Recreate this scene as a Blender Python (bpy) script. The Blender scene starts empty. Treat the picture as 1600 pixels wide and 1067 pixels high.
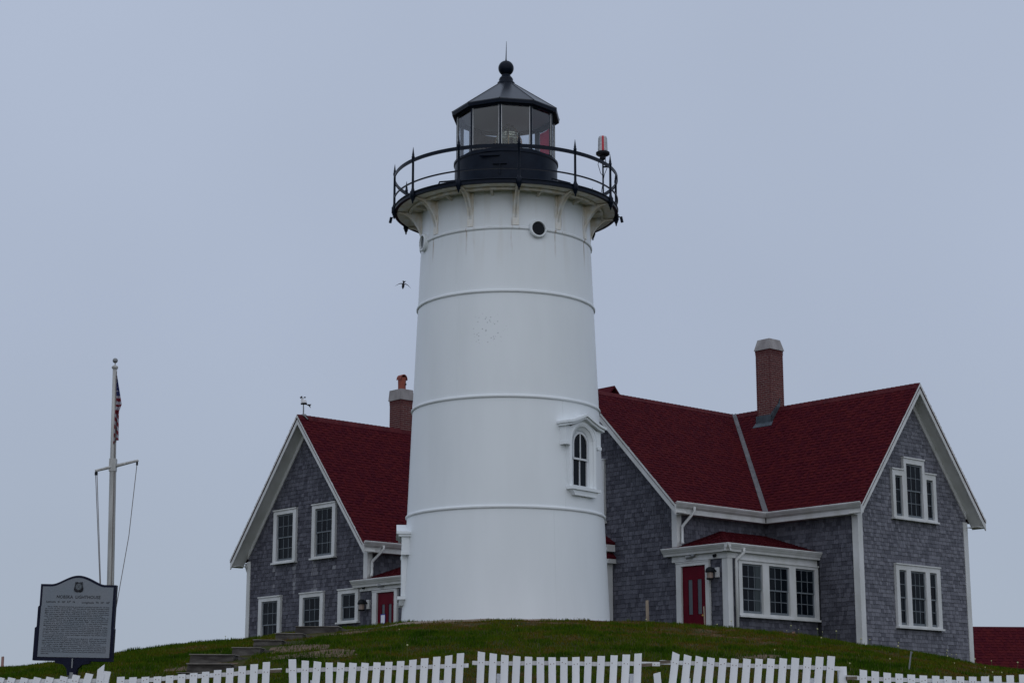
import bpy, math, random
import numpy as np
from mathutils import Vector, Matrix

random.seed(7)
rng = np.random.default_rng(11)
sc = bpy.context.scene
col = sc.collection
R = math.radians

# ------------------------------------------------------------------ camera, sky, sun, exposure
# the camera's eye is the origin of the world; z is metres above the eye
cam_d = bpy.data.cameras.new('camera')
cam_d.sensor_width = 36.0
cam_d.lens = 36.0 * 2881.6 / 1600.0
cam_d.clip_end = 5000
cam = bpy.data.objects.new('camera', cam_d)
cam.location = (0, 0, 0)
cam.rotation_euler = (R(90 + 12.364), 0, 0)
col.objects.link(cam)
sc.camera = cam

SUN_DIR = Vector((0.08, -0.72, 0.80)).normalized()      # towards the sun, behind thick cloud
world = bpy.data.worlds.new('World')
sc.world = world
world.use_nodes = True
wn = world.node_tree
wn.nodes.clear()
wout = wn.nodes.new('ShaderNodeOutputWorld')
wbg = wn.nodes.new('ShaderNodeBackground')
wbg.inputs[1].default_value = 0.1
sky = wn.nodes.new('ShaderNodeTexSky')
sky.sky_type = 'NISHITA'
sky.sun_disc = False
sky.sun_elevation = math.asin(SUN_DIR.z)
sky.sun_rotation = math.atan2(SUN_DIR.x, SUN_DIR.y)
tc = wn.nodes.new('ShaderNodeTexCoord')
sep = wn.nodes.new('ShaderNodeSeparateXYZ')
wn.links.new(tc.outputs['Generated'], sep.inputs[0])
ramp = wn.nodes.new('ShaderNodeValToRGB')               # even cloud layer, horizon to zenith
ramp.color_ramp.elements[0].position = 0.0
ramp.color_ramp.elements[0].color = (3.82, 4.42, 5.34, 1)
ramp.color_ramp.elements[1].position = 1.0
ramp.color_ramp.elements[1].color = (4.72, 5.45, 6.9, 1)
e = ramp.color_ramp.elements.new(0.22)
e.color = (4.12, 4.74, 6.00, 1)
wn.links.new(sep.outputs['Z'], ramp.inputs[0])
cn = wn.nodes.new('ShaderNodeTexNoise')
cn.inputs['Scale'].default_value = 2.2
cn.inputs['Detail'].default_value = 3.0
wn.links.new(tc.outputs['Generated'], cn.inputs['Vector'])
cm = wn.nodes.new('ShaderNodeMapRange')
cm.inputs['From Min'].default_value = 0.3
cm.inputs['From Max'].default_value = 0.7
cm.inputs['To Min'].default_value = 0.94
cm.inputs['To Max'].default_value = 1.05
wn.links.new(cn.outputs['Fac'], cm.inputs['Value'])
vm = wn.nodes.new('ShaderNodeVectorMath')
vm.operation = 'SCALE'
wn.links.new(ramp.outputs[0], vm.inputs[0])
wn.links.new(cm.outputs[0], vm.inputs['Scale'])
wmix = wn.nodes.new('ShaderNodeMix')
wmix.data_type = 'RGBA'
wmix.inputs[0].default_value = 0.96
wn.links.new(sky.outputs[0], wmix.inputs[6])
wn.links.new(vm.outputs[0], wmix.inputs[7])
wn.links.new(wmix.outputs[2], wbg.inputs[0])
wn.links.new(wbg.outputs[0], wout.inputs[0])

sun_d = bpy.data.lights.new('sun', 'SUN')
sun_d.energy = 0.9
sun_d.angle = R(110)
sun_d.color = (1.0, 0.97, 0.93)
sun = bpy.data.objects.new('sun', sun_d)
sun.rotation_euler = SUN_DIR.to_track_quat('Z', 'Y').to_euler()
sun.location = SUN_DIR * 60
col.objects.link(sun)

sc.view_settings.view_transform = 'Standard'
sc.view_settings.look = 'None'
sc.view_settings.exposure = 0.0
sc.view_settings.gamma = 1.0
sc.view_settings.use_curve_mapping = False
sc.cycles.max_bounces = 6
sc.cycles.transparent_max_bounces = 12

# ------------------------------------------------------------------ materials
def mat(name, c, rough=0.6, c2=None, rand=None, noise=None, bump=0.0, bscale=40.0, bstretch=(1, 1, 1),
        spec=0.4, metal=0.0, dirt=0.0, c3=None):
    """Principled surface. rand: 'object' or 'island' picks between c and c2 piece by piece; noise: (scale,
    stretch) mottles towards c2 (or c3); bump: fine relief."""
    m = bpy.data.materials.new(name)
    m.use_nodes = True
    nt = m.node_tree
    b = nt.nodes['Principled BSDF']
    b.inputs['Roughness'].default_value = rough
    b.inputs['Specular IOR Level'].default_value = spec
    b.inputs['Metallic'].default_value = metal
    b.inputs['Base Color'].default_value = (*c, 1)
    out = None
    tco = nt.nodes.new('ShaderNodeTexCoord')

    def mixc(fac, a, bb):
        mx = nt.nodes.new('ShaderNodeMix')
        mx.data_type = 'RGBA'
        nt.links.new(fac, mx.inputs[0])
        if isinstance(a, tuple): mx.inputs[6].default_value = (*a, 1)
        else: nt.links.new(a, mx.inputs[6])
        if isinstance(bb, tuple): mx.inputs[7].default_value = (*bb, 1)
        else: nt.links.new(bb, mx.inputs[7])
        return mx.outputs[2]

    def nz(scale, stretch=(1, 1, 1), detail=4.0, lo=0.35, hi=0.65):
        mp = nt.nodes.new('ShaderNodeMapping')
        mp.inputs['Scale'].default_value = stretch
        nt.links.new(tco.outputs['Object'], mp.inputs[0])
        n = nt.nodes.new('ShaderNodeTexNoise')
        n.inputs['Scale'].default_value = scale
        n.inputs['Detail'].default_value = detail
        nt.links.new(mp.outputs[0], n.inputs['Vector'])
        r = nt.nodes.new('ShaderNodeMapRange')
        r.inputs['From Min'].default_value = lo
        r.inputs['From Max'].default_value = hi
        nt.links.new(n.outputs['Fac'], r.inputs['Value'])
        return r.outputs[0], n

    if rand:
        if rand == 'object':
            o = nt.nodes.new('ShaderNodeObjectInfo').outputs['Random']
        else:
            o = nt.nodes.new('ShaderNodeNewGeometry').outputs['Random Per Island']
        out = mixc(o, c, c2)
    if noise:
        f, _ = nz(noise[0], noise[1] if len(noise) > 1 else (1, 1, 1))
        tgt = c3 if c3 else c2
        if out is not None and len(noise) > 2:
            mth = nt.nodes.new('ShaderNodeMath')
            mth.operation = 'MULTIPLY'
            mth.inputs[1].default_value = noise[2]
            nt.links.new(f, mth.inputs[0])
            f = mth.outputs[0]
        out = mixc(f, out if out is not None else c, tgt)
    if out is not None:
        nt.links.new(out, b.inputs['Base Color'])
    if bump:
        _, n = nz(bscale, bstretch)
        bp = nt.nodes.new('ShaderNodeBump')
        bp.inputs['Strength'].default_value = bump
        bp.inputs['Distance'].default_value = 0.02
        nt.links.new(n.outputs['Fac'], bp.inputs['Height'])
        nt.links.new(bp.outputs[0], b.inputs['Normal'])
    return m

M = {}
M['trim'] = mat('white_trim_paint', (.60, .61, .62), .45, c2=(.50, .51, .50), noise=(3.0, (1, 1, .4)), bump=.05)
M['soffit'] = mat('soffit_paint', (.58, .59, .58), .5, c2=(.50, .51, .49), noise=(2.0,))
M['picket'] = mat('fence_paint', (.87, .88, .92), .55, c2=(.78, .79, .84), rand='object', c3=(.64, .65, .67), noise=(5.0, (2, 2, .6), .4), bump=.12, bscale=30, bstretch=(8, 8, 1))
M['railwood'] = mat('fence_rail_worn', (.78, .79, .82), .6, c2=(.50, .49, .49), noise=(2.6, (1, 1, 1)), bump=.1)
M['rawend'] = mat('bare_weathered_wood', (.17, .14, .11), .85, c2=(.09, .07, .05), noise=(12, (1, 4, 4)))
M['nail'] = mat('rusty_nail', (.16, .09, .06), .8)
M['shA'] = mat('cedar_shingle', (.052, .054, .070), .85, c2=(.122, .125, .152), rand='island', c3=(.085, .080, .096), noise=(9, (3, 3, .5), .25), bump=.25, bscale=40, bstretch=(5, 5, .4), spec=.08)
M['shAo'] = mat('cedar_shingle_single', (.052, .054, .070), .85, c2=(.122, .125, .152), rand='object', c3=(.085, .080, .096), noise=(9, (3, 3, .5), .25), bump=.25, bscale=40, bstretch=(5, 5, .4), spec=.08)
M['shB'] = mat('cedar_shingle_bleached_lit', (.092, .096, .116), .85, c2=(.198, .202, .234), rand='island', c3=(.12, .115, .135), noise=(9, (3, 3, .5), .25), bump=.25, bscale=40, bstretch=(5, 5, .4), spec=.08)  # bleached wood, with the right-facing gable's extra light put into the colour
M['shBo'] = mat('cedar_shingle_bleached_lit_single', (.092, .096, .116), .85, c2=(.198, .202, .234), rand='object', c3=(.12, .115, .135), noise=(9, (3, 3, .5), .25), bump=.25, bscale=40, bstretch=(5, 5, .4), spec=.08)
M['shW'] = mat('cedar_shingle_washed_pale', (.13, .132, .155), .85, c2=(.23, .235, .26), rand='island', c3=(.12, .115, .135), noise=(9, (3, 3, .5), .25), bump=.25, bscale=40, bstretch=(5, 5, .4), spec=.08)
M['sheath'] = mat('tarred_sheathing', (.020, .021, .027), .9)
M['roof'] = mat('red_asphalt_shingle', (.076, .0095, .0122), .85, c2=(.048, .0050, .0110), rand='island', c3=(.044, .0045, .0075), noise=(14, (1, 1, 1), .45), bump=.2, bscale=120, spec=.05)
M['roofdeck'] = mat('red_roof_felt', (.030, .003, .006), .9)
M['ridge'] = mat('red_ridge_cap', (.075, .010, .013), .85, c2=(.050, .006, .010), rand='island', spec=.15)
M['brick'] = mat('red_brick', (.120, .032, .032), .85, c2=(.078, .020, .024), rand='object', c3=(.10, .04, .04), noise=(20, (1, 1, 1), .4), bump=.2, bscale=60, spec=.2)
M['bricki'] = mat('red_brick_far_side', (.120, .032, .032), .85, c2=(.078, .020, .024), rand='island', spec=.2)
M['mortar'] = mat('mortar', (.34, .27, .25), .9, c2=(.26, .20, .18), noise=(12,))
M['concrete'] = mat('chimney_concrete', (.30, .285, .285), .85, c2=(.21, .195, .195), noise=(4, (1, 1, .5)), bump=.15)
M['terracotta'] = mat('terracotta_pot', (.26, .065, .035), .7, c2=(.18, .04, .03), noise=(6,))
M['lead'] = mat('lead_flashing', (.060, .078, .095), .5, c2=(.038, .052, .065), noise=(6,), metal=.3)
M['valley'] = mat('valley_metal', (.16, .155, .165), .6, c2=(.11, .11, .12), noise=(5,), metal=.2)
M['sash'] = mat('sash_grey', (.155, .175, .20), .5, c2=(.12, .14, .155), noise=(5,), spec=.2)
M['sashw'] = mat('sash_white', (.58, .60, .62), .45)
M['pane'] = mat('dark_window_glass', (.0022, .0036, .0068), .06, c2=(.0075, .0115, .0165), rand='object', spec=.09)
M['curtain'] = mat('window_blind_seen_through_glass', (.034, .046, .050), .3, c2=(.024, .034, .038), noise=(8, (6, 6, .2)), spec=.3)
M['door'] = mat('red_door_paint', (.105, .0030, .0125), .45, c2=(.085, .0025, .011), noise=(4,), spec=.08)
M['doorglass'] = mat('door_glass', (.055, .07, .085), .12, spec=.4)
M['black'] = mat('black_enamel', (.0030, .0062, .0140), .38, c2=(.0055, .0100, .0200), noise=(5,), spec=.10, bump=.04, bscale=25)
M['lroof'] = mat('lantern_roof_black', (.006, .009, .016), .30, c2=(.010, .014, .022), noise=(3,), spec=.38, bump=.05, bscale=8)
M['cream'] = mat('gallery_underside_paint', (.76, .76, .74), .5, c2=(.66, .59, .47), noise=(7, (1, 1, .6)))
M['ceilgrey'] = mat('lantern_ceiling_grey', (.40, .41, .43), .7)
M['drape'] = mat('lantern_curtain_brown', (.085, .06, .055), .9, c2=(.05, .038, .035), noise=(6, (4, 4, .3)))
M['brass'] = mat('brass', (.35, .20, .06), .35, metal=.9)
M['treadwood'] = mat('bleached_timber', (.20, .185, .168), .9, c2=(.12, .108, .096), noise=(5, (1, 4, 4)), bump=.3)
M['wood'] = mat('weathered_timber', (.105, .097, .090), .9, c2=(.040, .036, .033), noise=(3.0, (1, 4, 4)), c3=None, bump=.5, bscale=14, bstretch=(1, 6, 6), spec=.15)
M['stake'] = mat('raw_stake_wood', (.27, .22, .17), .85, c2=(.17, .13, .10), noise=(6, (3, 3, .4)))
M['pinkstake'] = mat('stained_stake_wood', (.30, .17, .15), .85)
M['grey'] = mat('galvanised_grey', (.20, .21, .22), .5, metal=.3)
M['polemat'] = mat('flagpole_paint', (.44, .44, .43), .45, c2=(.30, .30, .29), noise=(4, (3, 3, .25)))
M['rope'] = mat('halyard_rope', (.16, .14, .13), .9)
M['whitecloth'] = mat('flag_white', (.34, .33, .38), .85)
M['redcloth'] = mat('flag_red', (.15, .008, .022), .85)
M['bluecloth'] = mat('flag_blue', (.022, .032, .13), .85)
M['signpanel'] = mat('sign_panel', (.150, .175, .205), .5, c2=(.170, .185, .21), noise=(3,), spec=.35)
M['signframe'] = mat('sign_frame_navy', (.003, .0045, .018), .45, c2=(.006, .008, .024), noise=(9,), spec=.12)
M['ink'] = mat('sign_lettering', (.010, .012, .018), .6)
M['emblem'] = mat('sign_emblem_grey', (.085, .10, .115), .5)
M['paper'] = mat('paper_notice', (.70, .72, .80), .8)
M['papered'] = mat('notice_border_blue', (.03, .05, .30), .8)
M['bird'] = mat('dark_feathers', (.004, .004, .006), .8)
M['foundation'] = mat('foundation_paint', (.14, .165, .19), .8, c2=(.10, .12, .14), noise=(4,))
M['whitepl'] = mat('white_plastic', (.66, .67, .70), .4)
M['darkpl'] = mat('dark_plastic', (.007, .009, .012), .5, spec=.12)
M['clearlens'] = mat('beacon_lens_grey', (.46, .47, .49), .18, c2=(.30, .31, .33), noise=(9, (1, 1, 3)), spec=.6)
M['redstripe'] = mat('beacon_red_stripe', (.42, .015, .03), .3)
M['lampglass'] = mat('lamp_glass_warm', (.22, .16, .13), .15, spec=.5)
M['dandelion'] = mat('dandelion_head', (.42, .42, .22), .9)
M['stem'] = mat('dandelion_stem', (.07, .09, .025), .9)

def glass_mat():
    m = bpy.data.materials.new('lantern_glass')
    m.use_nodes = True
    nt = m.node_tree
    nt.nodes.clear()
    o = nt.nodes.new('ShaderNodeOutputMaterial')
    t = nt.nodes.new('ShaderNodeBsdfTransparent')
    t.inputs[0].default_value = (.86, .88, .90, 1)
    g = nt.nodes.new('ShaderNodeBsdfGlossy')
    g.inputs['Roughness'].default_value = .03
    g.inputs[0].default_value = (.9, .9, .9, 1)
    lw = nt.nodes.new('ShaderNodeLayerWeight')
    lw.inputs[0].default_value = .5
    pw = nt.nodes.new('ShaderNodeMath'); pw.operation = 'POWER'; pw.inputs[1].default_value = 4.0
    nt.links.new(lw.outputs['Facing'], pw.inputs[0])
    ma = nt.nodes.new('ShaderNodeMath'); ma.operation = 'MULTIPLY_ADD'; ma.inputs[1].default_value = .7; ma.inputs[2].default_value = .035
    nt.links.new(pw.outputs[0], ma.inputs[0])
    mx = nt.nodes.new('ShaderNodeMixShader')
    nt.links.new(ma.outputs[0], mx.inputs[0])
    nt.links.new(t.outputs[0], mx.inputs[1])
    nt.links.new(g.outputs[0], mx.inputs[2])
    nt.links.new(mx.outputs[0], o.inputs[0])
    return m
M['glass'] = glass_mat()

def lens_mat():
    m = bpy.data.materials.new('fresnel_lens_glass')
    m.use_nodes = True
    nt = m.node_tree
    nt.nodes.clear()
    o = nt.nodes.new('ShaderNodeOutputMaterial')
    t = nt.nodes.new('ShaderNodeBsdfTransparent')
    t.inputs[0].default_value = (.62, .60, .48, 1)
    g = nt.nodes.new('ShaderNodeBsdfGlossy')
    g.inputs['Roughness'].default_value = .08
    g.inputs[0].default_value = (.55, .55, .42, 1)
    mx = nt.nodes.new('ShaderNodeMixShader')
    mx.inputs[0].default_value = .45
    nt.links.new(t.outputs[0], mx.inputs[1])
    nt.links.new(g.outputs[0], mx.inputs[2])
    nt.links.new(mx.outputs[0], o.inputs[0])
    return m
M['lens'] = lens_mat()

def red_panel_mat():
    m = bpy.data.materials.new('red_sector_plastic')
    m.use_nodes = True
    nt = m.node_tree
    nt.nodes.clear()
    o = nt.nodes.new('ShaderNodeOutputMaterial')
    t = nt.nodes.new('ShaderNodeBsdfTranslucent'); t.inputs[0].default_value = (.85, .035, .12, 1)
    d = nt.nodes.new('ShaderNodeBsdfDiffuse'); d.inputs[0].default_value = (.45, .02, .05, 1)
    mx = nt.nodes.new('ShaderNodeMixShader'); mx.inputs[0].default_value = .3
    nt.links.new(t.outputs[0], mx.inputs[1]); nt.links.new(d.outputs[0], mx.inputs[2])
    nt.links.new(mx.outputs[0], o.inputs[0])
    return m
M['redglass'] = red_panel_mat()

def tower_paint():
    """white enamel on iron plates, rust weeping below the gallery brackets, a patch of chipped paint"""
    m = bpy.data.materials.new('tower_white_enamel')
    m.use_nodes = True
    nt = m.node_tree
    L = nt.links.new
    b = nt.nodes['Principled BSDF']
    b.inputs['Roughness'].default_value = .38
    b.inputs['Specular IOR Level'].default_value = .35
    tco = nt.nodes.new('ShaderNodeTexCoord')
    sp = nt.nodes.new('ShaderNodeSeparateXYZ')
    L(tco.outputs['Object'], sp.inputs[0])

    def math_(op, a, bb=None, c=None):
        n = nt.nodes.new('ShaderNodeMath')
        n.operation = op
        for i, v in enumerate((a, bb, c)):
            if v is None: continue
            if isinstance(v, (int, float)): n.inputs[i].default_value = v
            else: L(v, n.inputs[i])
        return n.outputs[0]

    def rangemap(v, a, bb, c=0., d=1.):
        n = nt.nodes.new('ShaderNodeMapRange')
        n.interpolation_type = 'SMOOTHSTEP'
        n.inputs['From Min'].default_value = a
        n.inputs['From Max'].default_value = bb
        n.inputs['To Min'].default_value = c
        n.inputs['To Max'].default_value = d
        L(v, n.inputs['Value'])
        return n.outputs[0]

    def noise(scale, stretch=(1, 1, 1), detail=4):
        mp = nt.nodes.new('ShaderNodeMapping')
        mp.inputs['Scale'].default_value = stretch
        L(tco.outputs['Object'], mp.inputs[0])
        n = nt.nodes.new('ShaderNodeTexNoise')
        n.inputs['Scale'].default_value = scale
        n.inputs['Detail'].default_value = detail
        L(mp.outputs[0], n.inputs['Vector'])
        return n.outputs['Fac']

    def mixc(f, a, bb):
        mx = nt.nodes.new('ShaderNodeMix')
        mx.data_type = 'RGBA'
        L(f, mx.inputs[0])
        for i, v in ((6, a), (7, bb)):
            if isinstance(v, tuple): mx.inputs[i].default_value = (*v, 1)
            else: L(v, mx.inputs[i])
        return mx.outputs[2]

    base = mixc(rangemap(noise(1.3, (1, 1, .25)), .35, .7), (.715, .752, .775), (.680, .716, .738))
    ang = math_('ARCTAN2', sp.outputs[0], math_('MULTIPLY', sp.outputs[1], -1.0))
    k = math_('MULTIPLY', math_('SUBTRACT', ang, R(6.5)), 12 / (2 * math.pi))
    fr = math_('ABSOLUTE', math_('SUBTRACT', k, math_('ROUND', k)))
    wob = math_('MULTIPLY', noise(5, (1, 1, .6)), .02)
    near = rangemap(math_('SUBTRACT', math_('ABSOLUTE', math_('SUBTRACT', fr, .085)), wob), .0, .02, 1., 0.)
    zt = sp.outputs[2]
    zmask = math_('MULTIPLY', rangemap(zt, 8.35, 8.98, 0., 1.), rangemap(zt, 9.0, 9.9, 1., .12))
    streak = math_('MULTIPLY', math_('MULTIPLY', near, zmask), rangemap(noise(2.3, (2.5, 2.5, .5)), .44, .64))
    c = mixc(math_('MULTIPLY', streak, .85), base, (.24, .13, .045))
    # broad pale weather tint just below the gallery
    wt = math_('MULTIPLY', rangemap(zt, 7.6, 9.0, 0., 1.), rangemap(noise(1.6, (3, 3, .35)), .48, .72))
    c = mixc(math_('MULTIPLY', wt, .16), c, (.47, .42, .33))
    # chips
    vor = nt.nodes.new('ShaderNodeTexVoronoi')
    vor.inputs['Scale'].default_value = 13.0
    L(tco.outputs['Object'], vor.inputs['Vector'])
    chip = rangemap(vor.outputs['Distance'], .17, .25, 1., 0.)
    d1 = nt.nodes.new('ShaderNodeVectorMath')
    d1.operation = 'DISTANCE'
    L(tco.outputs['Object'], d1.inputs[0])
    d1.inputs[1].default_value = (-.40, -2.1, 6.65)
    msk = rangemap(d1.outputs['Value'], .20, .52, 1., 0.)
    c = mixc(math_('MULTIPLY', math_('MULTIPLY', chip, msk), .5), c, (.22, .24, .27))
    L(c, b.inputs['Base Color'])
    bp = nt.nodes.new('ShaderNodeBump')
    bp.inputs['Strength'].default_value = .12
    bp.inputs['Distance'].default_value = .05
    L(noise(1.1, (1, 1, .7), 3), bp.inputs['Height'])
    L(bp.outputs[0], b.inputs['Normal'])
    return m
M['tower'] = tower_paint()

def ground_mat():
    m = bpy.data.materials.new('worn_turf')
    m.use_nodes = True
    nt = m.node_tree
    L = nt.links.new
    b = nt.nodes['Principled BSDF']
    b.inputs['Roughness'].default_value = .95
    b.inputs['Specular IOR Level'].default_value = .1
    tco = nt.nodes.new('ShaderNodeTexCoord')
    n1 = nt.nodes.new('ShaderNodeTexNoise')
    n1.inputs['Scale'].default_value = .9
    n1.inputs['Detail'].default_value = 6
    L(tco.outputs['Object'], n1.inputs['Vector'])
    n2 = nt.nodes.new('ShaderNodeTexNoise')
    n2.inputs['Scale'].default_value = 14
    n2.inputs['Detail'].default_value = 4
    L(tco.outputs['Object'], n2.inputs['Vector'])
    r = nt.nodes.new('ShaderNodeValToRGB')
    r.color_ramp.elements[0].position = .36
    r.color_ramp.elements[0].color = (.018, .030, .004, 1)
    r.color_ramp.elements[1].position = .70
    r.color_ramp.elements[1].color = (.075, .052, .022, 1)
    e_ = r.color_ramp.elements.new(.54)
    e_.color = (.032, .038, .006, 1)
    mth = nt.nodes.new('ShaderNodeMath')
    mth.operation = 'MULTIPLY_ADD'
    mth.inputs[1].default_value = .35
    L(n2.outputs['Fac'], mth.inputs[0])
    mt2 = nt.nodes.new('ShaderNodeMath')
    mt2.operation = 'MULTIPLY'
    mt2.inputs[1].default_value = .68
    L(n1.outputs['Fac'], mt2.inputs[0])
    L(mt2.outputs[0], mth.inputs[2])
    L(mth.outputs[0], r.inputs[0])
    L(r.outputs[0], b.inputs['Base Color'])
    bp = nt.nodes.new('ShaderNodeBump')
    bp.inputs['Strength'].default_value = .6
    bp.inputs['Distance'].default_value = .05
    L(n2.outputs['Fac'], bp.inputs['Height'])
    L(bp.outputs[0], b.inputs['Normal'])
    return m
M['ground'] = ground_mat()
M['gravel'] = mat('gravel', (.27, .215, .17), .95, c2=(.13, .10, .08), noise=(30,), bump=.7, bscale=50, spec=.1)
M['dirt'] = mat('bare_dirt', (.150, .105, .075), .95, c2=(.080, .056, .038), noise=(7,), bump=.6, bscale=30, spec=.1)

def grass_mat():
    m = bpy.data.materials.new('grass_blades')
    m.use_nodes = True
    nt = m.node_tree
    b = nt.nodes['Principled BSDF']
    b.inputs['Roughness'].default_value = .8
    b.inputs['Specular IOR Level'].default_value = .03
    a = nt.nodes.new('ShaderNodeAttribute')
    a.attribute_name = 'tint'
    nt.links.new(a.outputs['Color'], b.inputs['Base Color'])
    return m
M['grass'] = grass_mat()

# ------------------------------------------------------------------ mesh helpers
class MB:
    def __init__(s):
        s.v, s.f, s.mi = [], [], []
    def add(s, vs, fs, mi=0):
        o = len(s.v)
        s.v += [tuple(p) for p in vs]
        s.f += [tuple(i + o for i in f) for f in fs]
        s.mi += [mi] * len(fs)
    def box(s, x0, x1, y0, y1, z0, z1, mi=0):
        s.add([(x0, y0, z0), (x1, y0, z0), (x1, y1, z0), (x0, y1, z0), (x0, y0, z1), (x1, y0, z1), (x1, y1, z1), (x0, y1, z1)],
              [(0, 3, 2, 1), (4, 5, 6, 7), (0, 1, 5, 4), (1, 2, 6, 5), (2, 3, 7, 6), (3, 0, 4, 7)], mi)
    def prism(s, poly, vec, mi=0):
        n = len(poly)
        vec = Vector(vec)
        vs = [Vector(p) for p in poly] + [Vector(p) + vec for p in poly]
        s.add(vs, [tuple(range(n))[::-1], tuple(range(n, 2 * n))] + [(i, (i + 1) % n, n + (i + 1) % n, n + i) for i in range(n)], mi)
    def xz(s, poly, y0, y1, mi=0):      # polygon in x,z extruded along y
        s.prism([(x, y0, z) for x, z in poly], (0, y1 - y0, 0), mi)
    def yz(s, poly, x0, x1, mi=0):      # polygon in y,z extruded along x
        s.prism([(x0, y, z) for y, z in poly], (x1 - x0, 0, 0), mi)
    def tube(s, pts, r, n=8, cap=True, mi=0, closed=False):
        pts = [Vector(p) for p in pts]
        rs = r if isinstance(r, (list, tuple)) else [r] * len(pts)
        vs, fs = [], []
        N = len(pts)
        up = None
        for i, p in enumerate(pts):
            if closed: d = pts[(i + 1) % N] - pts[i - 1]
            else: d = pts[min(i + 1, N - 1)] - pts[max(i - 1, 0)]
            d.normalize()
            if up is None or abs(up.dot(d)) > .95:
                up = Vector((0, 0, 1)) if abs(d.z) < .9 else Vector((1, 0, 0))
            a = d.cross(up).normalized()
            bb = a.cross(d).normalized()
            up = bb
            for k in range(n):
                t = 2 * math.pi * k / n
                vs.append(p + (a * math.cos(t) + bb * math.sin(t)) * rs[i])
        seg = N if closed else N - 1
        for i in range(seg):
            for k in range(n):
                j = (i + 1) % N
                fs.append((i * n + k, i * n + (k + 1) % n, j * n + (k + 1) % n, j * n + k))
        if cap and not closed:
            fs.append(tuple(range(n))[::-1])
            fs.append(tuple((N - 1) * n + k for k in range(n)))
        s.add(vs, fs, mi)
    def lathe(s, prof, n=64, a0=0., a1=2 * math.pi, c=(0, 0, 0), sharp=True, mi=0, off=0.):
        """revolve (r, z) pairs about z; sharp keeps each profile segment's edges crisp"""
        full = abs(a1 - a0 - 2 * math.pi) < 1e-6
        cols = n if full else n + 1
        def ring(r, z):
            return [(c[0] + r * math.sin(a0 + off + (a1 - a0) * k / n), c[1] - r * math.cos(a0 + off + (a1 - a0) * k / n), c[2] + z) for k in range(cols)]
        if sharp:
            for (r0, z0), (r1, z1) in zip(prof[:-1], prof[1:]):
                fs = [(k, (k + 1) % cols, cols + (k + 1) % cols, cols + k) for k in range(n)]
                s.add(ring(r0, z0) + ring(r1, z1), fs, mi)
        else:
            vs = []
            for r, z in prof: vs += ring(r, z)
            fs = []
            for i in range(len(prof) - 1):
                fs += [(i * cols + k, i * cols + (k + 1) % cols, (i + 1) * cols + (k + 1) % cols, (i + 1) * cols + k) for k in range(n)]
            s.add(vs, fs, mi)
    def build(s, name, m, parent=None, loc=(0, 0, 0), rz=0., smooth=False, kind=None):
        me = bpy.data.meshes.new(name)
        me.from_pydata(s.v, [], s.f)
        for mm in (m if isinstance(m, (list, tuple)) else [m]): me.materials.append(M[mm] if isinstance(mm, str) else mm)
        if any(s.mi): me.polygons.foreach_set('material_index', s.mi)
        if smooth: me.polygons.foreach_set('use_smooth', [True] * len(s.f))
        me.update()
        return link(name, me, parent, loc, rz, kind)

def link(name, me, parent=None, loc=(0, 0, 0), rz=0., kind=None):
    o = bpy.data.objects.new(name, me)
    col.objects.link(o)
    o.parent = parent
    o.location = loc
    o.rotation_euler = (0, 0, rz)
    if kind: o['kind'] = kind
    return o

def tag(o, label, cat, group=None):
    o['label'] = label
    o['category'] = cat
    if group: o['group'] = group
    return o

def thing(name, label, cat, loc=(0, 0, 0), rz=0., group=None):
    o = bpy.data.objects.new(name, None)
    o.empty_display_size = .2
    col.objects.link(o)
    o.location = loc
    o.rotation_euler = (0, 0, rz)
    return tag(o, label, cat, group)

# ------------------------------------------------------------------ terrain
CREST = [(-15.017, 1.242), (-10.941, 1.579), (-9.582, 1.74), (-8.359, 1.93), (-6.858, 2.119), (-5.655, 2.241), (-4.944, 2.336),
         (-3.298, 2.472), (-2.2, 2.608), (-0.138, 2.663), (1.376, 2.649), (2.75, 2.581), (4.123, 2.486), (4.946, 2.431), (6.179, 2.309),
         (7.475, 2.092), (8.766, 1.862), (9.81, 1.646), (10.938, 1.525), (15.017, 1.242)]
CX = np.array([p[0] for p in CREST]); CZ = np.array([p[1] for p in CREST])

def vnoise(x, y, scale, seed=0):
    g = np.random.default_rng(seed).random((256, 256))
    u, v = np.asarray(x) * scale + 1000.3, np.asarray(y) * scale + 1000.7
    i, j = np.floor(u).astype(int), np.floor(v).astype(int)
    fu, fv = u - i, v - j
    fu, fv = fu * fu * (3 - 2 * fu), fv * fv * (3 - 2 * fv)
    a, b = g[i % 256, j % 256], g[(i + 1) % 256, j % 256]
    c, d = g[i % 256, (j + 1) % 256], g[(i + 1) % 256, (j + 1) % 256]
    return (a * (1 - fu) + b * fu) * (1 - fv) + (c * (1 - fu) + d * fu) * fv

def H(x, y):
    x = np.asarray(x, float); y = np.asarray(y, float)
    c = np.interp(x, CX, CZ)
    c = np.where(np.abs(x) > 15, 1.242 - .03 * (np.abs(x) - 15).clip(0, 90), c)
    z0 = -.4
    t = np.clip((y - 10) / 12, 0, 1); t = t * t * (3 - 2 * t)
    near = -1.6 + (z0 + 1.6) * t
    t2 = np.clip((y - 22) / 18, 0, 1); s = t2 * (1.45 - .45 * t2)
    z = np.where(y < 22, near, z0 + (c - z0) * s)
    z = z - .02 * np.clip(y - 44, 0, 90)
    bumps = (vnoise(x, y, .8, 3) - .5) * .07 + (vnoise(x, y, 2.3, 4) - .5) * .035
    return z + bumps * np.clip((y - 18) / 6, 0, 1)

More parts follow.
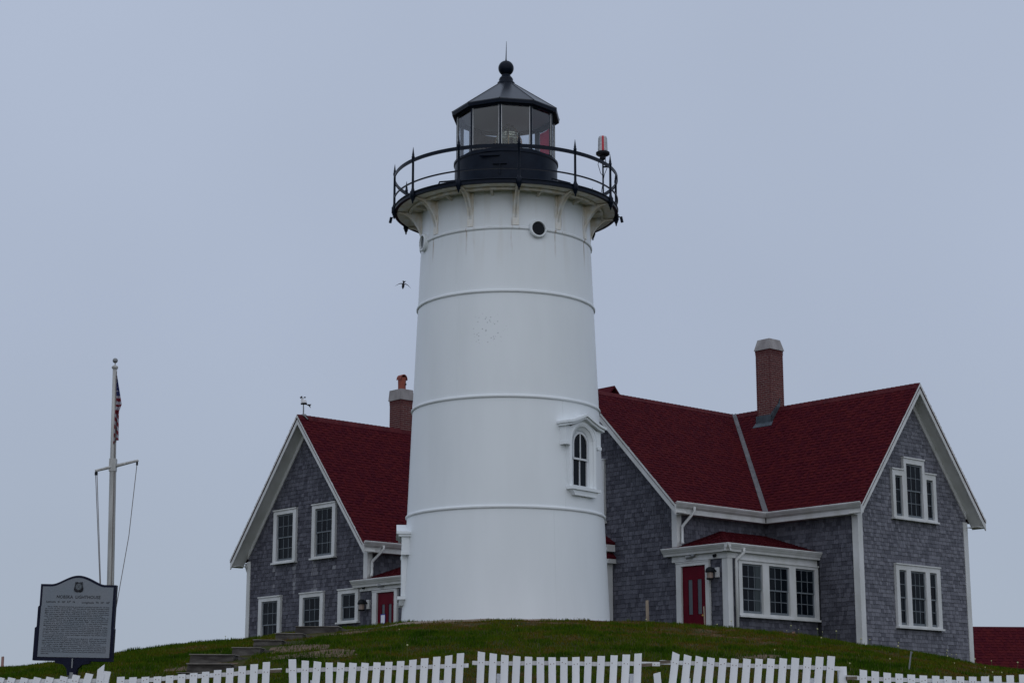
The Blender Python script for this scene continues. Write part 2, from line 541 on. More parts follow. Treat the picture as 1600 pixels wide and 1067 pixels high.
def build_ground():
    xs = np.concatenate([[-400, -250, -150, -90, -60, -40, -28, -20], np.arange(-16, 16.01, .25), [20, 28, 40, 60, 90, 150, 250, 400]])
    ys = np.concatenate([[-60, -30, -10, 0, 4, 8], np.arange(10, 20, 1.), np.arange(20, 46.01, .25), np.arange(47, 70, 2.), [75, 90, 120, 180, 300, 500]])
    X, Y = np.meshgrid(xs, ys)
    Z = H(X, Y)
    nx, ny = len(xs), len(ys)
    V = np.stack([X, Y, Z], -1).reshape(-1, 3)
    F = [(j * nx + i, j * nx + i + 1, (j + 1) * nx + i + 1, (j + 1) * nx + i) for j in range(ny - 1) for i in range(nx - 1)]
    me = bpy.data.meshes.new('ground')
    me.from_pydata(V.tolist(), [], F)
    me.materials.append(M['ground'])
    me.polygons.foreach_set('use_smooth', [True] * len(F))
    link('ground', me, kind='structure')
build_ground()

TX, TY = -.147, 43.0        # tower axis
# gravel path: collar round the tower, running left to the head of the stairs
PATH = [(-3.45, 38.2), (-3.0, 38.15), (-2.5, 38.35), (-2.0, 38.75), (-1.3, 39.3), (-.5, 39.75), (.4, 40.1), (1.3, 40.6)]
def path_d(x, y):
    best = np.full(np.shape(x), 9.)
    for (x0, y0), (x1, y1) in zip(PATH[:-1], PATH[1:]):
        dx, dy = x1 - x0, y1 - y0
        t = np.clip(((x - x0) * dx + (y - y0) * dy) / (dx * dx + dy * dy), 0, 1)
        best = np.minimum(best, np.hypot(x - x0 - t * dx, y - y0 - t * dy))
    return best
def sheet(name, m, x0, x1, y0, y1, step, inside, lift=.006, kind='structure'):
    xs, ys = np.arange(x0, x1, step), np.arange(y0, y1, step)
    mb = MB()
    idx = {}
    def vid(i, j):
        if (i, j) not in idx:
            x, y = xs[i], ys[j]
            idx[(i, j)] = len(mb.v)
            mb.v.append((float(x), float(y), float(H(x, y)) + lift))
        return idx[(i, j)]
    for j in range(len(ys) - 1):
        for i in range(len(xs) - 1):
            if inside(xs[i] + step / 2, ys[j] + step / 2):
                mb.f.append((vid(i, j), vid(i + 1, j), vid(i + 1, j + 1), vid(i, j + 1)))
                mb.mi.append(0)
    return mb.build(name, m, smooth=True, kind=kind)
def in_path(x, y):
    w = 1.12 + .5 * (float(vnoise(x, y, 2.2, 9)) - .5)
    return float(path_d(x, y)) < w or (2.2 < math.hypot(x - TX, y - TY) < 3.0 and y > 40.6)
sheet('gravel_path', 'gravel', -4.4, 3.2, 38.6, 45.8, .09, in_path, .010)
DIRT = [(-3.35, 31.9, 1.0, .9), (-3.9, 33.4, .8, 1.0), (-5.3, 31.3, .9, .5), (-3.2, 36.6, .55, .9), (-2.9, 38.2, .7, .6), (4.2, 31.5, .5, .5), (-8.0, 30.8, .7, .6)]
def in_dirt(x, y):
    q = min(((x - a) / c) ** 2 + ((y - b) / d) ** 2 for a, b, c, d in DIRT)
    return q < .30 + 1.1 * (float(vnoise(x, y, 2.6, 12)) - .35) and not in_path(x, y)
sheet('bare_dirt_patches', 'dirt', -9.2, 5.2, 30, 39.4, .11, in_dirt, .008)

# ------------------------------------------------------------------ lighthouse tower
TB = 2.60
tower = thing('lighthouse', 'white iron lighthouse tower with black lantern and railed gallery on the hilltop', 'lighthouse', (TX, TY, TB))
def tz(z): return z - TB
RAD = [(2.0, 2.45), (2.82, 2.41), (5.19, 2.305), (7.70, 2.205), (10.16, 2.105), (11.67, 2.045), (12.56, 2.025)]
def trad(z): return float(np.interp(z, [p[0] for p in RAD], [p[1] for p in RAD]))
TWIN = ((50.0, 5.71), (-86.0, 3.34))          # window openings: angle, sill height
cuts = [2.0, 5.19, 7.70, 10.16, 11.67, 12.56]
for a, b in zip(cuts[:-1], cuts[1:]):
    mb = MB()
    n, seg = 30, 180
    mb.lathe([(trad(a + (b - a) * k / n), tz(a + (b - a) * k / n)) for k in range(n + 1)], seg, sharp=False)
    keep = []
    for f in mb.f:
        cx = sum(mb.v[i][0] for i in f) / 4; cy = sum(mb.v[i][1] for i in f) / 4; cz = sum(mb.v[i][2] for i in f) / 4
        th = math.degrees(math.atan2(cx, -cy))
        if any(abs(th - dg) < 10.4 and tz(zs_ + .01) < cz < tz(zs_ + 1.36) for dg, zs_ in TWIN): continue
        keep.append(f)
    mb.f = keep; mb.mi = [0] * len(keep)
    mb.build('wall_plate', 'tower', tower, smooth=True)
for z in (5.19, 7.70, 10.16, 11.67):
    mb = MB()
    r = trad(z)
    pr = [(r - .01, -.042), (r + .022, -.038), (r + .036, -.018), (r + .036, .012), (r + .024, .030), (r - .01, .036)]
    mb.lathe([(a, tz(z) + b) for a, b in pr], 128)
    mb.build('band_ring', 'tower', tower, smooth=True)
# vertical plate seams (thin cover strips)
for z0, z1, deg in ((5.23, 7.66, 36), (2.6, 5.15, 28), (7.74, 10.12, -30), (10.2, 11.63, 2.5), (10.2, 11.63, -33)):
    mb = MB()
    for k in range(6):
        za, zb = z0 + (z1 - z0) * k / 6, z0 + (z1 - z0) * (k + 1) / 6
        ra, rb = trad(za), trad(zb)
        w = .006
        mb.add([(-w, -ra - .003, tz(za)), (w, -ra - .003, tz(za)), (w, -rb - .003, tz(zb)), (-w, -rb - .003, tz(zb)),
                (-w, -ra + .02, tz(za)), (w, -ra + .02, tz(za)), (w, -rb + .02, tz(zb)), (-w, -rb + .02, tz(zb))],
               [(0, 1, 2, 3), (0, 4, 5, 1), (1, 5, 6, 2), (3, 2, 6, 7), (0, 3, 7, 4)])
    mb.build('plate_seam', 'tower', tower, rz=R(deg))

def arch(half, spring, n=14, base=0.0):
    return [(half, base)] + [(half * math.cos(math.pi * k / n), spring + half * math.sin(math.pi * k / n)) for k in range(n + 1)] + [(-half, base)]

def tower_window(deg, zsill, label):
    th = R(deg)
    r = trad(zsill + .6)
    # surround
    mb = MB()
    rims = [(arch(.285, 1.0), .075), (arch(.315, 1.005), .055), (arch(.325, 1.005), .03), (arch(.385, 1.012), -.02), (arch(.395, 1.012), -.045), (arch(.445, 1.02), -.065), (arch(.50, 1.03), -.05), (arch(.505, 1.03), .25)]
    for (A, ya), (B, yb_) in zip(rims[:-1], rims[1:]):
        for i in range(len(A) - 1):
            mb.add([(A[i][0], ya, A[i][1]), (A[i + 1][0], ya, A[i + 1][1]), (B[i + 1][0], yb_, B[i + 1][1]), (B[i][0], yb_, B[i][1])], [(0, 1, 2, 3)])
    w = mb.build('window', 'tower', tower, (r * math.sin(th), -r * math.cos(th), tz(zsill)), th)
    w['label'] = label
    # spandrel with drop ears
    mb = MB()
    top = lambda x: 1.58 - .30 * abs(x) / .62
    A = arch(.50, 1.03)[1:-1]
    for i in range(len(A) - 1):
        (x0, z0), (x1, z1) = A[i], A[i + 1]
        mb.xz([(x0, z0), (x1, z1), (x1, max(top(x1), z1 + .01)), (x0, max(top(x0), z0 + .01))], -.06, .22)
    for s in (-1, 1):
        xs = sorted((s * .50, s * .64))
        mb.xz([(xs[0], .98), (xs[1], .98), (xs[1], 1.36), (xs[0], 1.36)], -.062, .30)
        xs = sorted((s * .515, s * .655))
        mb.xz([(xs[0], .93), (xs[1], .93), (xs[1], 1.00), (xs[0], 1.00)], -.08, .30)
    mb.build('hood_spandrel', 'tower', w)
    # hood, two stepped courses
    for (dy, th_, lift, ex) in ((-.185, .055, .055, .03), (-.14, .055, .0, 0.)):
        mb = MB()
        pts = [(-.69 - ex, 1.345), (-.50, 1.385), (-.25, 1.475), (0, 1.575), (.25, 1.475), (.50, 1.385), (.69 + ex, 1.345)]
        for (x0, z0), (x1, z1) in zip(pts[:-1], pts[1:]):
            mb.xz([(x0, z0 + lift), (x1, z1 + lift), (x1, z1 + lift + th_), (x0, z0 + lift + th_)], dy, .34)
        mb.build('hood', 'tower', w)
    mb = MB()
    mb.box(-.53, .53, -.15, .30, -.075, -.005)
    mb.xz([(-.47, -.075), (-.38, -.20), (.38, -.20), (.47, -.075)], -.11, .30)
    mb.build('sill', 'tower', w)
    # sashes and panes
    def sash(z0, z1, arched, y):
        mb = MB()
        f = .042
        if arched:
            sp = .285 - 0.001
            O = arch(sp, 1.0, 14, z0); I = arch(sp - f, 1.0, 14, z0 + f)
            for i in range(len(O) - 1):
                mb.xz([I[i], I[i + 1], O[i + 1], O[i]], y, y + .05)
            mb.box(-sp, sp, y, y + .05, z0 - .002, z0 + f)
            mb.box(-.014, .014, y + .006, y + .045, z0 + f, 1.0 + sp - f * .6)
        else:
            mb.box(-.284, -.284 + f, y, y + .05, z0, z1); mb.box(.284 - f, .284, y, y + .05, z0, z1)
            mb.box(-.284 + f, .284 - f, y + .001, y + .05, z0, z0 + f * 1.4); mb.box(-.284 + f, .284 - f, y + .001, y + .05, z1 - f, z1)
            mb.box(-.014, .014, y + .006, y + .045, z0 + f * 1.4, z1 - f)
        mb.build('sash', 'sashw', w)
        for s in (-1, 1):
            mb = MB()
            if arched:
                A = [(x, z) for x, z in arch(.25, 1.0, 14, z0 + .03) if x * s >= -1e-6]
                if s > 0: poly = A + [(0.005, z0 + .03)]
                else: poly = [(-.005, z0 + .03)] + A
                mb.xz(poly, y + .028, y + .034)
            else:
                xs = sorted((s * .008, s * .25))
                mb.box(xs[0], xs[1], y + .028, y + .034, z0 + .03, z1 - .02)
            mb.build('pane', 'pane', w)
    sash(.64, 1.28, True, .025)
    sash(0.0, .68, False, .05)
    mb = MB(); mb.box(-.4, .4, .16, .18, -.02, 1.4); mb.build('dark_room', 'sheath', w)
    return w
tower_window(50.0, 5.71, 'arched window with bracketed hood facing the right-hand house')
tower_window(-86.0, 3.34, 'arched window hood and sill seen edge-on at the left of the tower')

for deg in (21.0, -69.0):
    th = R(deg); r = trad(11.66)
    mb = MB()
    N = 32
    def circ(rr, y): return [(rr * math.cos(2 * math.pi * k / N), y, rr * math.sin(2 * math.pi * k / N)) for k in range(N)]
    rings = [circ(.215, .06), circ(.215, -.075), circ(.195, -.095), circ(.165, -.095), circ(.160, -.05), circ(.160, .02)]
    vs = sum(rings, [])
    fs = [(a * N + k, a * N + (k + 1) % N, (a + 1) * N + (k + 1) % N, (a + 1) * N + k) for a in range(len(rings) - 1) for k in range(N)]
    mb.add(vs, fs)
    p = mb.build('porthole', 'tower', tower, (r * math.sin(th), -r * math.cos(th), tz(11.66)), th)
    mb = MB()
    mb.prism(circ(.163, -.052), (0, .006, 0))
    mb.build('pane', 'pane' if deg > 0 else 'doorglass', p)

# gallery
mb = MB()
mb.lathe([(1.2, tz(12.62)), (2.66, tz(12.62)), (2.66, tz(12.55)), (2.0, tz(12.55))], 128)
mb.build('gallery_deck', 'cream', tower)
mb = MB()
mb.lathe([(2.58, tz(12.655)), (2.715, tz(12.655)), (2.722, tz(12.635)), (2.70, tz(12.62)), (2.70, tz(12.56)), (2.71, tz(12.545)), (2.63, tz(12.545))], 128)
mb.build('gallery_rim', 'black', tower)
mb = MB()       # ring girder and radial ribs under the deck
mb.lathe([(2.36, tz(12.54)), (2.36, tz(12.49)), (2.32, tz(12.49)), (2.32, tz(12.54))], 96)
for k in range(12):
    a = R(6.5 + 15 + 30 * k)
    c, s = math.cos(a), math.sin(a)
    def pl(r, t, z): return (r * s + t * c, -r * c + t * s, z)
    z0, z1 = tz(12.44), tz(12.54)
    mb.add([pl(2.03, -.025, z0), pl(2.32, -.025, z1 - .03), pl(2.32, .025, z1 - .03), pl(2.03, .025, z0), pl(2.03, -.025, z1), pl(2.32, -.025, z1), pl(2.32, .025, z1), pl(2.03, .025, z1)],
           [(0, 1, 2, 3), (0, 4, 5, 1), (3, 2, 6, 7), (1, 5, 6, 2)])
mb.build('deck_rib', 'cream', tower)
POST0 = 6.5
for k in range(12):
    a = R(POST0 + 30 * k)
    # bracket: curved flange, web and wall plate
    mb = MB()
    cur = [(2.62 - .575 * math.cos(t), 11.72 + .78 * math.sin(t)) for t in np.linspace(0, math.pi / 2, 11)]
    for (r0, z0), (r1, z1) in zip(cur[:-1], cur[1:]):
        mb.prism([(-.055, -r0, tz(z0)), (.055, -r0, tz(z0)), (.055, -r1, tz(z1)), (-.055, -r1, tz(z1))], (0, .025, .02))
    poly = [(-r, tz(z)) for r, z in cur] + [(-2.62, tz(12.54)), (-2.0, tz(12.54)), (-2.0, tz(11.72))]
    mb.yz(poly, -.016, .016)
    mb.box(-.075, .075, -2.062, -2.0, tz(11.73), tz(12.53))
    br = mb.build('bracket', 'cream', tower, rz=a)
    # post with finial and pendant
    mb = MB()
    rp = 2.705
    z = tz
    mb.lathe([(.0, z(12.36)), (.016, z(12.38)), (.022, z(12.42)), (.038, z(12.455)), (.050, z(12.48)), (.050, z(12.50)), (.066, z(12.515)), (.066, z(12.66)), (.045, z(12.68)), (.036, z(12.72)),
              (.030, z(12.74)), (.027, z(13.45)), (.036, z(13.46)), (.036, z(13.50)), (.040, z(13.52)), (.026, z(13.535)), (.030, z(13.56)), (.022, z(13.60)), (.012, z(13.68)), (.004, z(13.74)), (0, z(13.75))], 12, c=(0, -rp, 0), sharp=False)
    mb.build('railing_post', 'black', tower, rz=a, smooth=True)
for zc, hh, tt, nm in ((13.425, .044, .012, 'top_rail'), (12.885, .016, .014, 'lower_rail')):
    mb = MB()
    rr = 2.705
    mb.lathe([(rr - tt, tz(zc - hh)), (rr + tt, tz(zc - hh)), (rr + tt, tz(zc + hh)), (rr - tt, tz(zc + hh)), (rr - tt, tz(zc - hh))], 144)
    mb.build(nm, 'black', tower)
# drum below the lantern
mb = MB()
mb.lathe([(1.285, tz(12.62)), (1.285, tz(12.72)), (1.255, tz(12.74)), (1.250, tz(13.76)), (1.275, tz(13.78)), (1.275, tz(13.83)), (1.20, tz(13.84)), (1.0, tz(13.84))], 96)
drum = mb.build('lantern_drum', 'black', tower, smooth=True)
mb = MB()       # small hatch and hinges on the drum front
for (x0, x1, z0, z1) in ((-.50, -.02, 13.66, 13.71), (-.18, .16, 13.45, 13.48), (-.02, .0, 13.2, 13.45)):
    mb.box(x0, x1, -1.30, -1.2, tz(z0), tz(z1))
mb.build('drum_fitting', 'black', drum, rz=R(-6))
for deg in (-28, 20, -6):
    mb = MB()
    mb.box(-.10, .10, -1.315, -1.22, tz(13.0), tz(13.08))
    mb.box(-.03, .03, -1.345, -1.31, tz(12.98), tz(13.10))
    mb.build('vent', 'black', drum, rz=R(deg))
# lantern glazing: ten sides
LA0 = -6.3
Rl = 1.205
zg0, zg1 = 13.84, 15.02
mb = MB()
mb.lathe([(1.0, tz(13.842)), (1.235, tz(13.842)), (1.235, tz(13.89)), (1.15, tz(13.89))], 10, off=R(LA0))
lant = mb.build('lantern', 'black', tower)
for k in range(10):
    a = R(LA0 + 36 * k)
    mb = MB()
    mb.box(-.026, .026, -Rl - .022, -Rl + .045, tz(13.86), tz(15.0))
    mb.build('mullion', 'black', lant, rz=a)
    a2 = R(LA0 + 36 * k + 18)
    ap = Rl * math.cos(R(18)); hw = Rl * math.sin(R(18)) - .02
    mb = MB()
    mb.box(-hw, hw, -ap - .004, -ap + .004, tz(13.885), tz(14.965))
    mb.build('pane', 'glass', lant, rz=a2)
    mb = MB()
    for s in (-1, 1):
        xs = sorted((s * hw, s * (hw - .016)))
        mb.box(xs[0], xs[1], -ap - .016, -ap - .005, tz(13.885), tz(14.955))
    mb.build('glazing_bead', 'sashw', lant, rz=a2)
mb = MB()
mb.lathe([(1.13, tz(14.955)), (1.25, tz(14.955)), (1.25, tz(15.03)), (1.13, tz(15.03))], 10, off=R(LA0))
mb.build('head_ring', 'black', lant)
mb = MB()       # lantern floor seen from below is the inside of the drum; the ceiling is dark
mb.lathe([(0, tz(15.06)), (1.22, tz(15.03))], 10, off=R(LA0))
mb.build('ceiling', 'ceilgrey', lant)
# roof
mb = MB()
mb.lathe([(1.20, tz(14.99)), (1.335, tz(14.985)), (1.345, tz(15.06)), (1.32, tz(15.085))], 10, off=R(LA0))
roof = mb.build('lantern_roof', 'black', tower)
for k in range(10):
    a0, a1 = R(LA0 + 36 * k), R(LA0 + 36 * (k + 1))
    def rp_(r, a, z): return (r * math.sin(a), -r * math.cos(a), tz(z))
    mb = MB()
    mb.prism([rp_(1.345, a0, 15.062), rp_(1.345, a1, 15.062), rp_(.19, a1, 15.88), rp_(.19, a0, 15.88)], (0, 0, .022))
    mb.build('roof_panel', 'lroof', roof)
    mb = MB()
    mb.tube([rp_(1.35, a0, 15.08), rp_(.19, a0, 15.90)], .014, 6)
    mb.build('roof_seam', 'lroof', roof)
mb = MB()
mb.lathe([(.20, tz(15.84)), (.215, tz(15.86)), (.215, tz(15.93)), (.195, tz(15.95)), (.17, tz(15.96)), (.175, tz(16.02)), (.15, tz(16.07)), (.115, tz(16.10)), (.11, tz(16.14))], 40, sharp=False)
mb.build('vent_collar', 'black', roof, smooth=True)
mb = MB()
mb.lathe([(.192 * math.sin(t), tz(16.315) - .192 * math.cos(t)) for t in np.linspace(0.25, math.pi, 18)], 40, sharp=False)
mb.build('ball_finial', 'black', roof, smooth=True)
mb = MB()
mb.tube([(0, 0, tz(16.48)), (0, 0, tz(16.56)), (.01, 0, tz(17.02))], [.03, .014, .004], 8)
mb.build('lightning_rod', 'black', roof)
# lens and red sector
mb = MB()
prof = []
for k in range(26):
    t = k / 25
    z = 13.95 + t * .86
    r = .32 * math.sin(math.pi * (.22 + .66 * t)) + (.012 if k % 2 else -.004)
    prof.append((max(r, .06), tz(z)))
mb.lathe(prof, 40)
lens = mb.build('lens', 'lens', tower, (.06, 0, 0))
mb = MB()
for k in range(8):
    a = 2 * math.pi * k / 8
    mb.tube([((r + .012) * math.sin(a), -(r + .012) * math.cos(a), z) for r, z in prof[::3]], .010, 6)
mb.lathe([(.33, tz(13.30)), (.34, tz(13.90)), (.28, tz(13.95)), (.05, tz(13.95))], 24)
mb.lathe([(.05, tz(14.78)), (.10, tz(14.80)), (.06, tz(14.86)), (.0, tz(14.89))], 16)
mb.build('brass_frame', 'brass', lens)
mb = MB()
a0, a1 = R(104), R(130)
mb.lathe([(1.10, tz(13.88)), (1.10, tz(14.86))], 6, a0, a1)
mb.build('red_panel', 'redglass', lant)
mb = MB()       # grey blind beside the red panel, inside
mb.lathe([(1.09, tz(13.88)), (1.09, tz(14.90))], 4, R(131), R(139))
mb.build('blind', 'grey', lant)
mb = MB()       # brown curtain drawn across the back left panes
mb.lathe([(1.08 + .0, tz(13.88)), (1.08, tz(14.9))], 14, R(186), R(238))
mb.build('curtain', 'drape', lant)
# little lamps on arms outside the gallery
for deg in (-97, 96, -36, 24):
    mb = MB()
    long_ = abs(deg) > 90
    if long_:
        mb.tube([(0, -2.70, tz(12.60)), (0, -2.78, tz(12.60)), (0, -2.83, tz(12.58))], .014, 6)
        mb.tube([(0, -2.82, tz(12.60)), (0, -2.85, tz(12.46))], .036, 8)
    else:
        mb.tube([(0, -2.64, tz(12.66)), (0, -2.6, tz(12.74)), (.2, -2.58, tz(12.72)), (.5, -2.55, tz(12.70))], .02, 6)
    mb.build('gallery_lamp', 'black', tower, rz=R(deg))
# beacon lamp standing on the railing
bc = thing('beacon_lamp', 'small clear beacon lamp with a red stripe, clamped on the gallery railing', 'beacon lamp', (2.168, 42.05, 13.42))
mb = MB()
mb.tube([(.0, 0, -.75), (0, 0, .30)], .02, 8)
mb.tube([(0, 0, .05), (.12, -.03, .05)], .022, 6)
mb.build('stand', 'black', bc)
mb = MB()
mb.lathe([(.03, .22), (.07, .25), (.075, .32), (.135, .335), (.165, .36), (.165, .41), (.13, .43), (0, .43)], 20)
mb.build('base', 'darkpl', bc)
mb = MB()
mb.lathe([(.118, .43), (.120, .46), (.108, .76), (.095, .80), (.0, .805)], 24)
mb.build('lens', 'clearlens', bc, smooth=True)
mb = MB()
mb.lathe([(.1235, .435), (.1235, .46), (.1115, .76), (.098, .803)], 3, R(-14), R(12))
mb.build('stripe', 'redstripe', bc)
mb = MB()
mb.tube([(-.06, 0, .30), (-.12, -.05, .1), (-.06, -.05, -.12), (0, -.03, -.18)], .008, 5)
mb.tube([(.05, 0, .28), (.10, -.05, .02), (.03, -.03, -.15), (-.05, .1, -.6), (-.3, .2, -.75)], .008, 5)
mb.build('cable', 'darkpl', bc)

# ------------------------------------------------------------------ houses
A1 = R(48.0)
E1 = Vector((math.sin(A1), math.cos(A1), 0))       # house +x: away to the right
HROT = math.pi / 2 - A1

SH_UNIT = None
def shingle_unit():
    """wedge one metre wide, one metre of exposure; scaled per object"""
    mb = MB()
    mb.add([(0, -.019, 0), (1, -.019, 0), (1, .0, 0), (0, .0, 0), (0, -.006, 1.12), (1, -.006, 1.12), (1, 0, 1.12), (0, 0, 1.12)],
           [(0, 3, 2, 1), (4, 5, 6, 7), (0, 1, 5, 4), (1, 2, 6, 5), (3, 0, 4, 7)])
    return mb

class House:
    def __init__(s, root, zb):
        s.root, s.zb, s.cand = root, zb, []
    def z(s, v): return v - s.zb

def wall(hs, name, ox, oy, rot, poly, rows, expo, m, holes=(), pri=1.0, pad=.0, inset=.14):
    """one shingled wall. poly: outline in (x, z). rows(z) -> (lo, hi) clear span at height z"""
    mb = MB()
    mb.xz(poly, 0, inset)
    w = mb.build(name, 'sheath', hs.root, (ox, oy, 0), rot)
    z0 = min(p[1] for p in poly); z1 = max(p[1] for p in poly)
    st = MB()
    r = random.Random(hash((ox, oy, len(poly))) & 0xffff)
    k = 0
    z = z0
    out = []
    while z < z1:
        lo, hi = rows(z + expo * .5)
        zz = z + expo * .5
        if hi - lo > .05:
            spans = [(lo, hi)]
            for (hx0, hx1, hz0, hz1) in holes:
                if hz0 < zz < hz1:
                    ns = []
                    for a, b in spans:
                        if hx1 <= a or hx0 >= b: ns.append((a, b)); continue
                        if hx0 - a > .02: ns.append((a, hx0))
                        if b - hx1 > .02: ns.append((hx1, b))
                    spans = ns
            for a, b in spans:
                x = a - r.random() * .08
                while x < b:
                    ww = r.choice((.075, .09, .105, .12, .14, .165, .19)) * r.uniform(.92, 1.08)
                    x0, x1 = max(x, a), min(x + ww, b)
                    if x1 - x0 > .018:
                        out.append((x0, z + r.uniform(-.004, .004), x1 - x0 - .008, r.uniform(.8, 1.35)))
                    x += ww
        z += expo
    hs.cand.append((w, out, expo, m, pri))
    return w

def finish_shingles(hs, limit=300, pale=()):
    """the largest shingles become single objects, the rest one mesh for each wall"""
    allc = []
    for wi, (w, out, expo, m, pri) in enumerate(hs.cand):
        for si, s in enumerate(out): allc.append((s[2] * expo * pri, wi, si))
    allc.sort(reverse=True)
    single = {(wi, si) for _, wi, si in allc[:limit]}
    U = shingle_unit()
    mes = {}
    for wi, (w, out, expo, m, pri) in enumerate(hs.cand):
        st = MB(); wash = MB()
        for si, (x, z, ww, th) in enumerate(out):
            pl_ = wi == 0 and any(a <= x + ww / 2 <= b and c <= z <= d and random.random() < pr_ for a, b, c, d, pr_ in pale)
            if pl_:
                wash.add([(x + a * ww, b * th, z + c * expo) for a, b, c in U.v], U.f)
            elif (wi, si) in single:
                if m not in mes:
                    me = bpy.data.meshes.new('shingle')
                    me.from_pydata(U.v, [], U.f)
                    me.materials.append(M[m + 'o'])
                    mes[m] = me
                o = link('shingle', mes[m], w, (x, 0, z))
                o.scale = (ww, th, expo)
            else:
                st.add([(x + a * ww, b * th, z + c * expo) for a, b, c in U.v], U.f)
        if st.v: st.build('shingle_courses', m, w, kind='stuff')
        if wash.v: wash.build('washed_shingles', 'shW', w, kind='stuff')

def window(hs, ox, oy, rot, rect, units, label=None, head=True, name='window', y0=-.09, blind=None, steps=None):
    """casing round one or more sash units. rect: outer (x0, x1, z0, z1). units: (x0, x1, z0, z1, cols, rows, hung)"""
    x0, x1, z0, z1 = rect
    mb = MB()
    us = sorted(units)
    if steps is None:
        mb.box(x0, x1, y0, .02, max(u[3] for u in us), z1 - .035)
        mb.box(x0, x1, y0, .02, z0 + .05, min(u[2] for u in us))
        edges = [x0] + sum([[u[0], u[1]] for u in us], []) + [x1]
        for a, b in zip(edges[0::2], edges[1::2]):
            mb.box(a, b, y0, .02, us[0][2], us[0][3])
        mb.box(x0 - .012, x1 + .012, y0 - .03, .02, z1 - .035, z1)
    else:
        for (a, b, c, d) in steps['boards']: mb.box(a, b, y0, .02, c, d)
        for (a, b, c, d) in steps['caps']: mb.box(a, b, y0 - .03, .02, c, d)
    w = mb.build(name, 'trim', hs.root, (ox, oy, 0), rot)
    if label: w['label'] = label
    mb = MB()
    mb.box(x0 - .03, x1 + .03, y0 - .055, .02, z0, z0 + .05)
    mb.build('sill', 'trim', w)
    for (a, b, c, d, nc, nr, hung) in us:
        parts = [(c, d, -.035)] if not hung else [((c + d) / 2 - .018, d, -.045), (c, (c + d) / 2 + .018, -.022)]
        for pi, (za, zb_, y) in enumerate(parts):
            f = .045 if (b - a) > .4 else .036
            bot = .07 if (not hung or pi == 1) else .036
            tp = .045 if (not hung or pi == 0) else .036
            mb = MB()
            xa, xb = a + .004, b - .004
            mb.box(xa, xa + f, y, y + .03, za, zb_)
            mb.box(xb - f, xb, y, y + .03, za, zb_)
            mb.box(xa + f, xb - f, y + .001, y + .03, za, za + bot)
            mb.box(xa + f, xb - f, y + .001, y + .03, zb_ - tp, zb_)
            gx0, gx1, gz0, gz1 = xa + f, xb - f, za + bot, zb_ - tp
            for i in range(1, nc):
                xm = gx0 + (gx1 - gx0) * i / nc
                mb.box(xm - .009, xm + .009, y + .004, y + .026, gz0, gz1)
            for j in range(1, nr):
                zm = gz0 + (gz1 - gz0) * j / nr
                mb.box(gx0, gx1, y + .005, y + .027, zm - .009, zm + .009)
            mb.build('sash', 'sash', w)
            for i in range(nc):
                for j in range(nr):
                    p0, p1 = gx0 + (gx1 - gx0) * i / nc, gx0 + (gx1 - gx0) * (i + 1) / nc
                    q0, q1 = gz0 + (gz1 - gz0) * j / nr, gz0 + (gz1 - gz0) * (j + 1) / nr
                    mb = MB()
                    mb.box(p0, p1, y + .014, y + .018, q0, q1)
                    mb.build('pane', 'pane', w)
            if blind and (a, pi) in blind:
                bx0, bx1 = blind[(a, pi)]
                mb = MB()
                mb.box(bx0, bx1, y + .010, y + .0135, gz0, gz1)
                mb.build('blind', 'curtain', w)
    return w

def rake(hs, ox, oy, rot, xl, xr, zE, zr, oe, og, far=-1):
    """barge boards, soffits and frieze boards of one gable, in the gable wall's frame"""
    xm = (xl + xr) / 2
    sl = (zr - zE) / ((xr - xl) / 2 + oe)
    for s in (-1, 1):
        xe = (xr + oe) if s > 0 else (xl - oe)
        L = lambda d0, d1, xa=xe: [(xm, zr - d1), (xm, zr - d0), (xa, zE - d0), (xa, zE - d1)][::(1 if s > 0 else 1)]
        mb = MB()
        mb.xz(L(-.0, .075), -og - .055, -og)
        mb.xz(L(.075, .285), -og - .034, -og)
        mb.build('barge_board', 'trim', hs.root, (ox, oy, 0), rot)
        mb = MB()
        mb.xz(L(.20, .225, xe - s * .02), -og, .02)
        mb.build('soffit', 'soffit', hs.root, (ox, oy, 0), rot)
        mb = MB()
        xw = xr if s > 0 else xl
        zw = zE + sl * oe
        mb.xz([(xm, zr - .42), (xm, zr - .22), (xw, zw - .22), (xw, zw - .42)], -.045, .0)
        mb.build('frieze_board', 'trim', hs.root, (ox, oy, 0), rot)
        # closed eave end on the side turned away
        if s != far: continue
        mb = MB()
        xs = sorted((xe - s * .03, xw))
        mb.box(xs[0], xs[1], -og + .002, -.046, zE - .20, zE - .18)
        mb.build('eave_return', 'soffit', hs.root, (ox, oy, 0), rot)

def eave(hs, ox, oy, rot, x0, x1, ze, oe, s0, s1):
    mb = MB()
    g = [(-oe, ze), (-oe - .006, ze - .018), (-oe + .012, ze - .055), (-oe + .055, ze - .105), (-oe + .06, ze - .118), (-oe + .135, ze - .118), (-oe + .135, ze), (-oe + .12, ze), (-oe + .12, ze - .03), (-oe + .014, ze - .03), (-oe + .014, ze)]
    mb.yz(g, x0, x1)
    mb.build('gutter', 'trim', hs.root, (ox, oy, 0), rot)
    mb = MB()
    mb.yz([(-oe + .10, ze - .15), (-oe + .07, ze - .119), (-oe + .16, ze - .119), (-oe + .16, ze - .15)], x0 + .01, x1)
    mb.box(x0 + .01, x1, -oe + .136, -oe + .16, ze - .30, ze - .15)
    mb.build('fascia', 'trim', hs.root, (ox, oy, 0), rot)
    mb = MB()
    mb.box(s0, s1, -oe + .161, .0, ze - .30, ze - .28)
    mb.build('soffit', 'soffit', hs.root, (ox, oy, 0), rot)

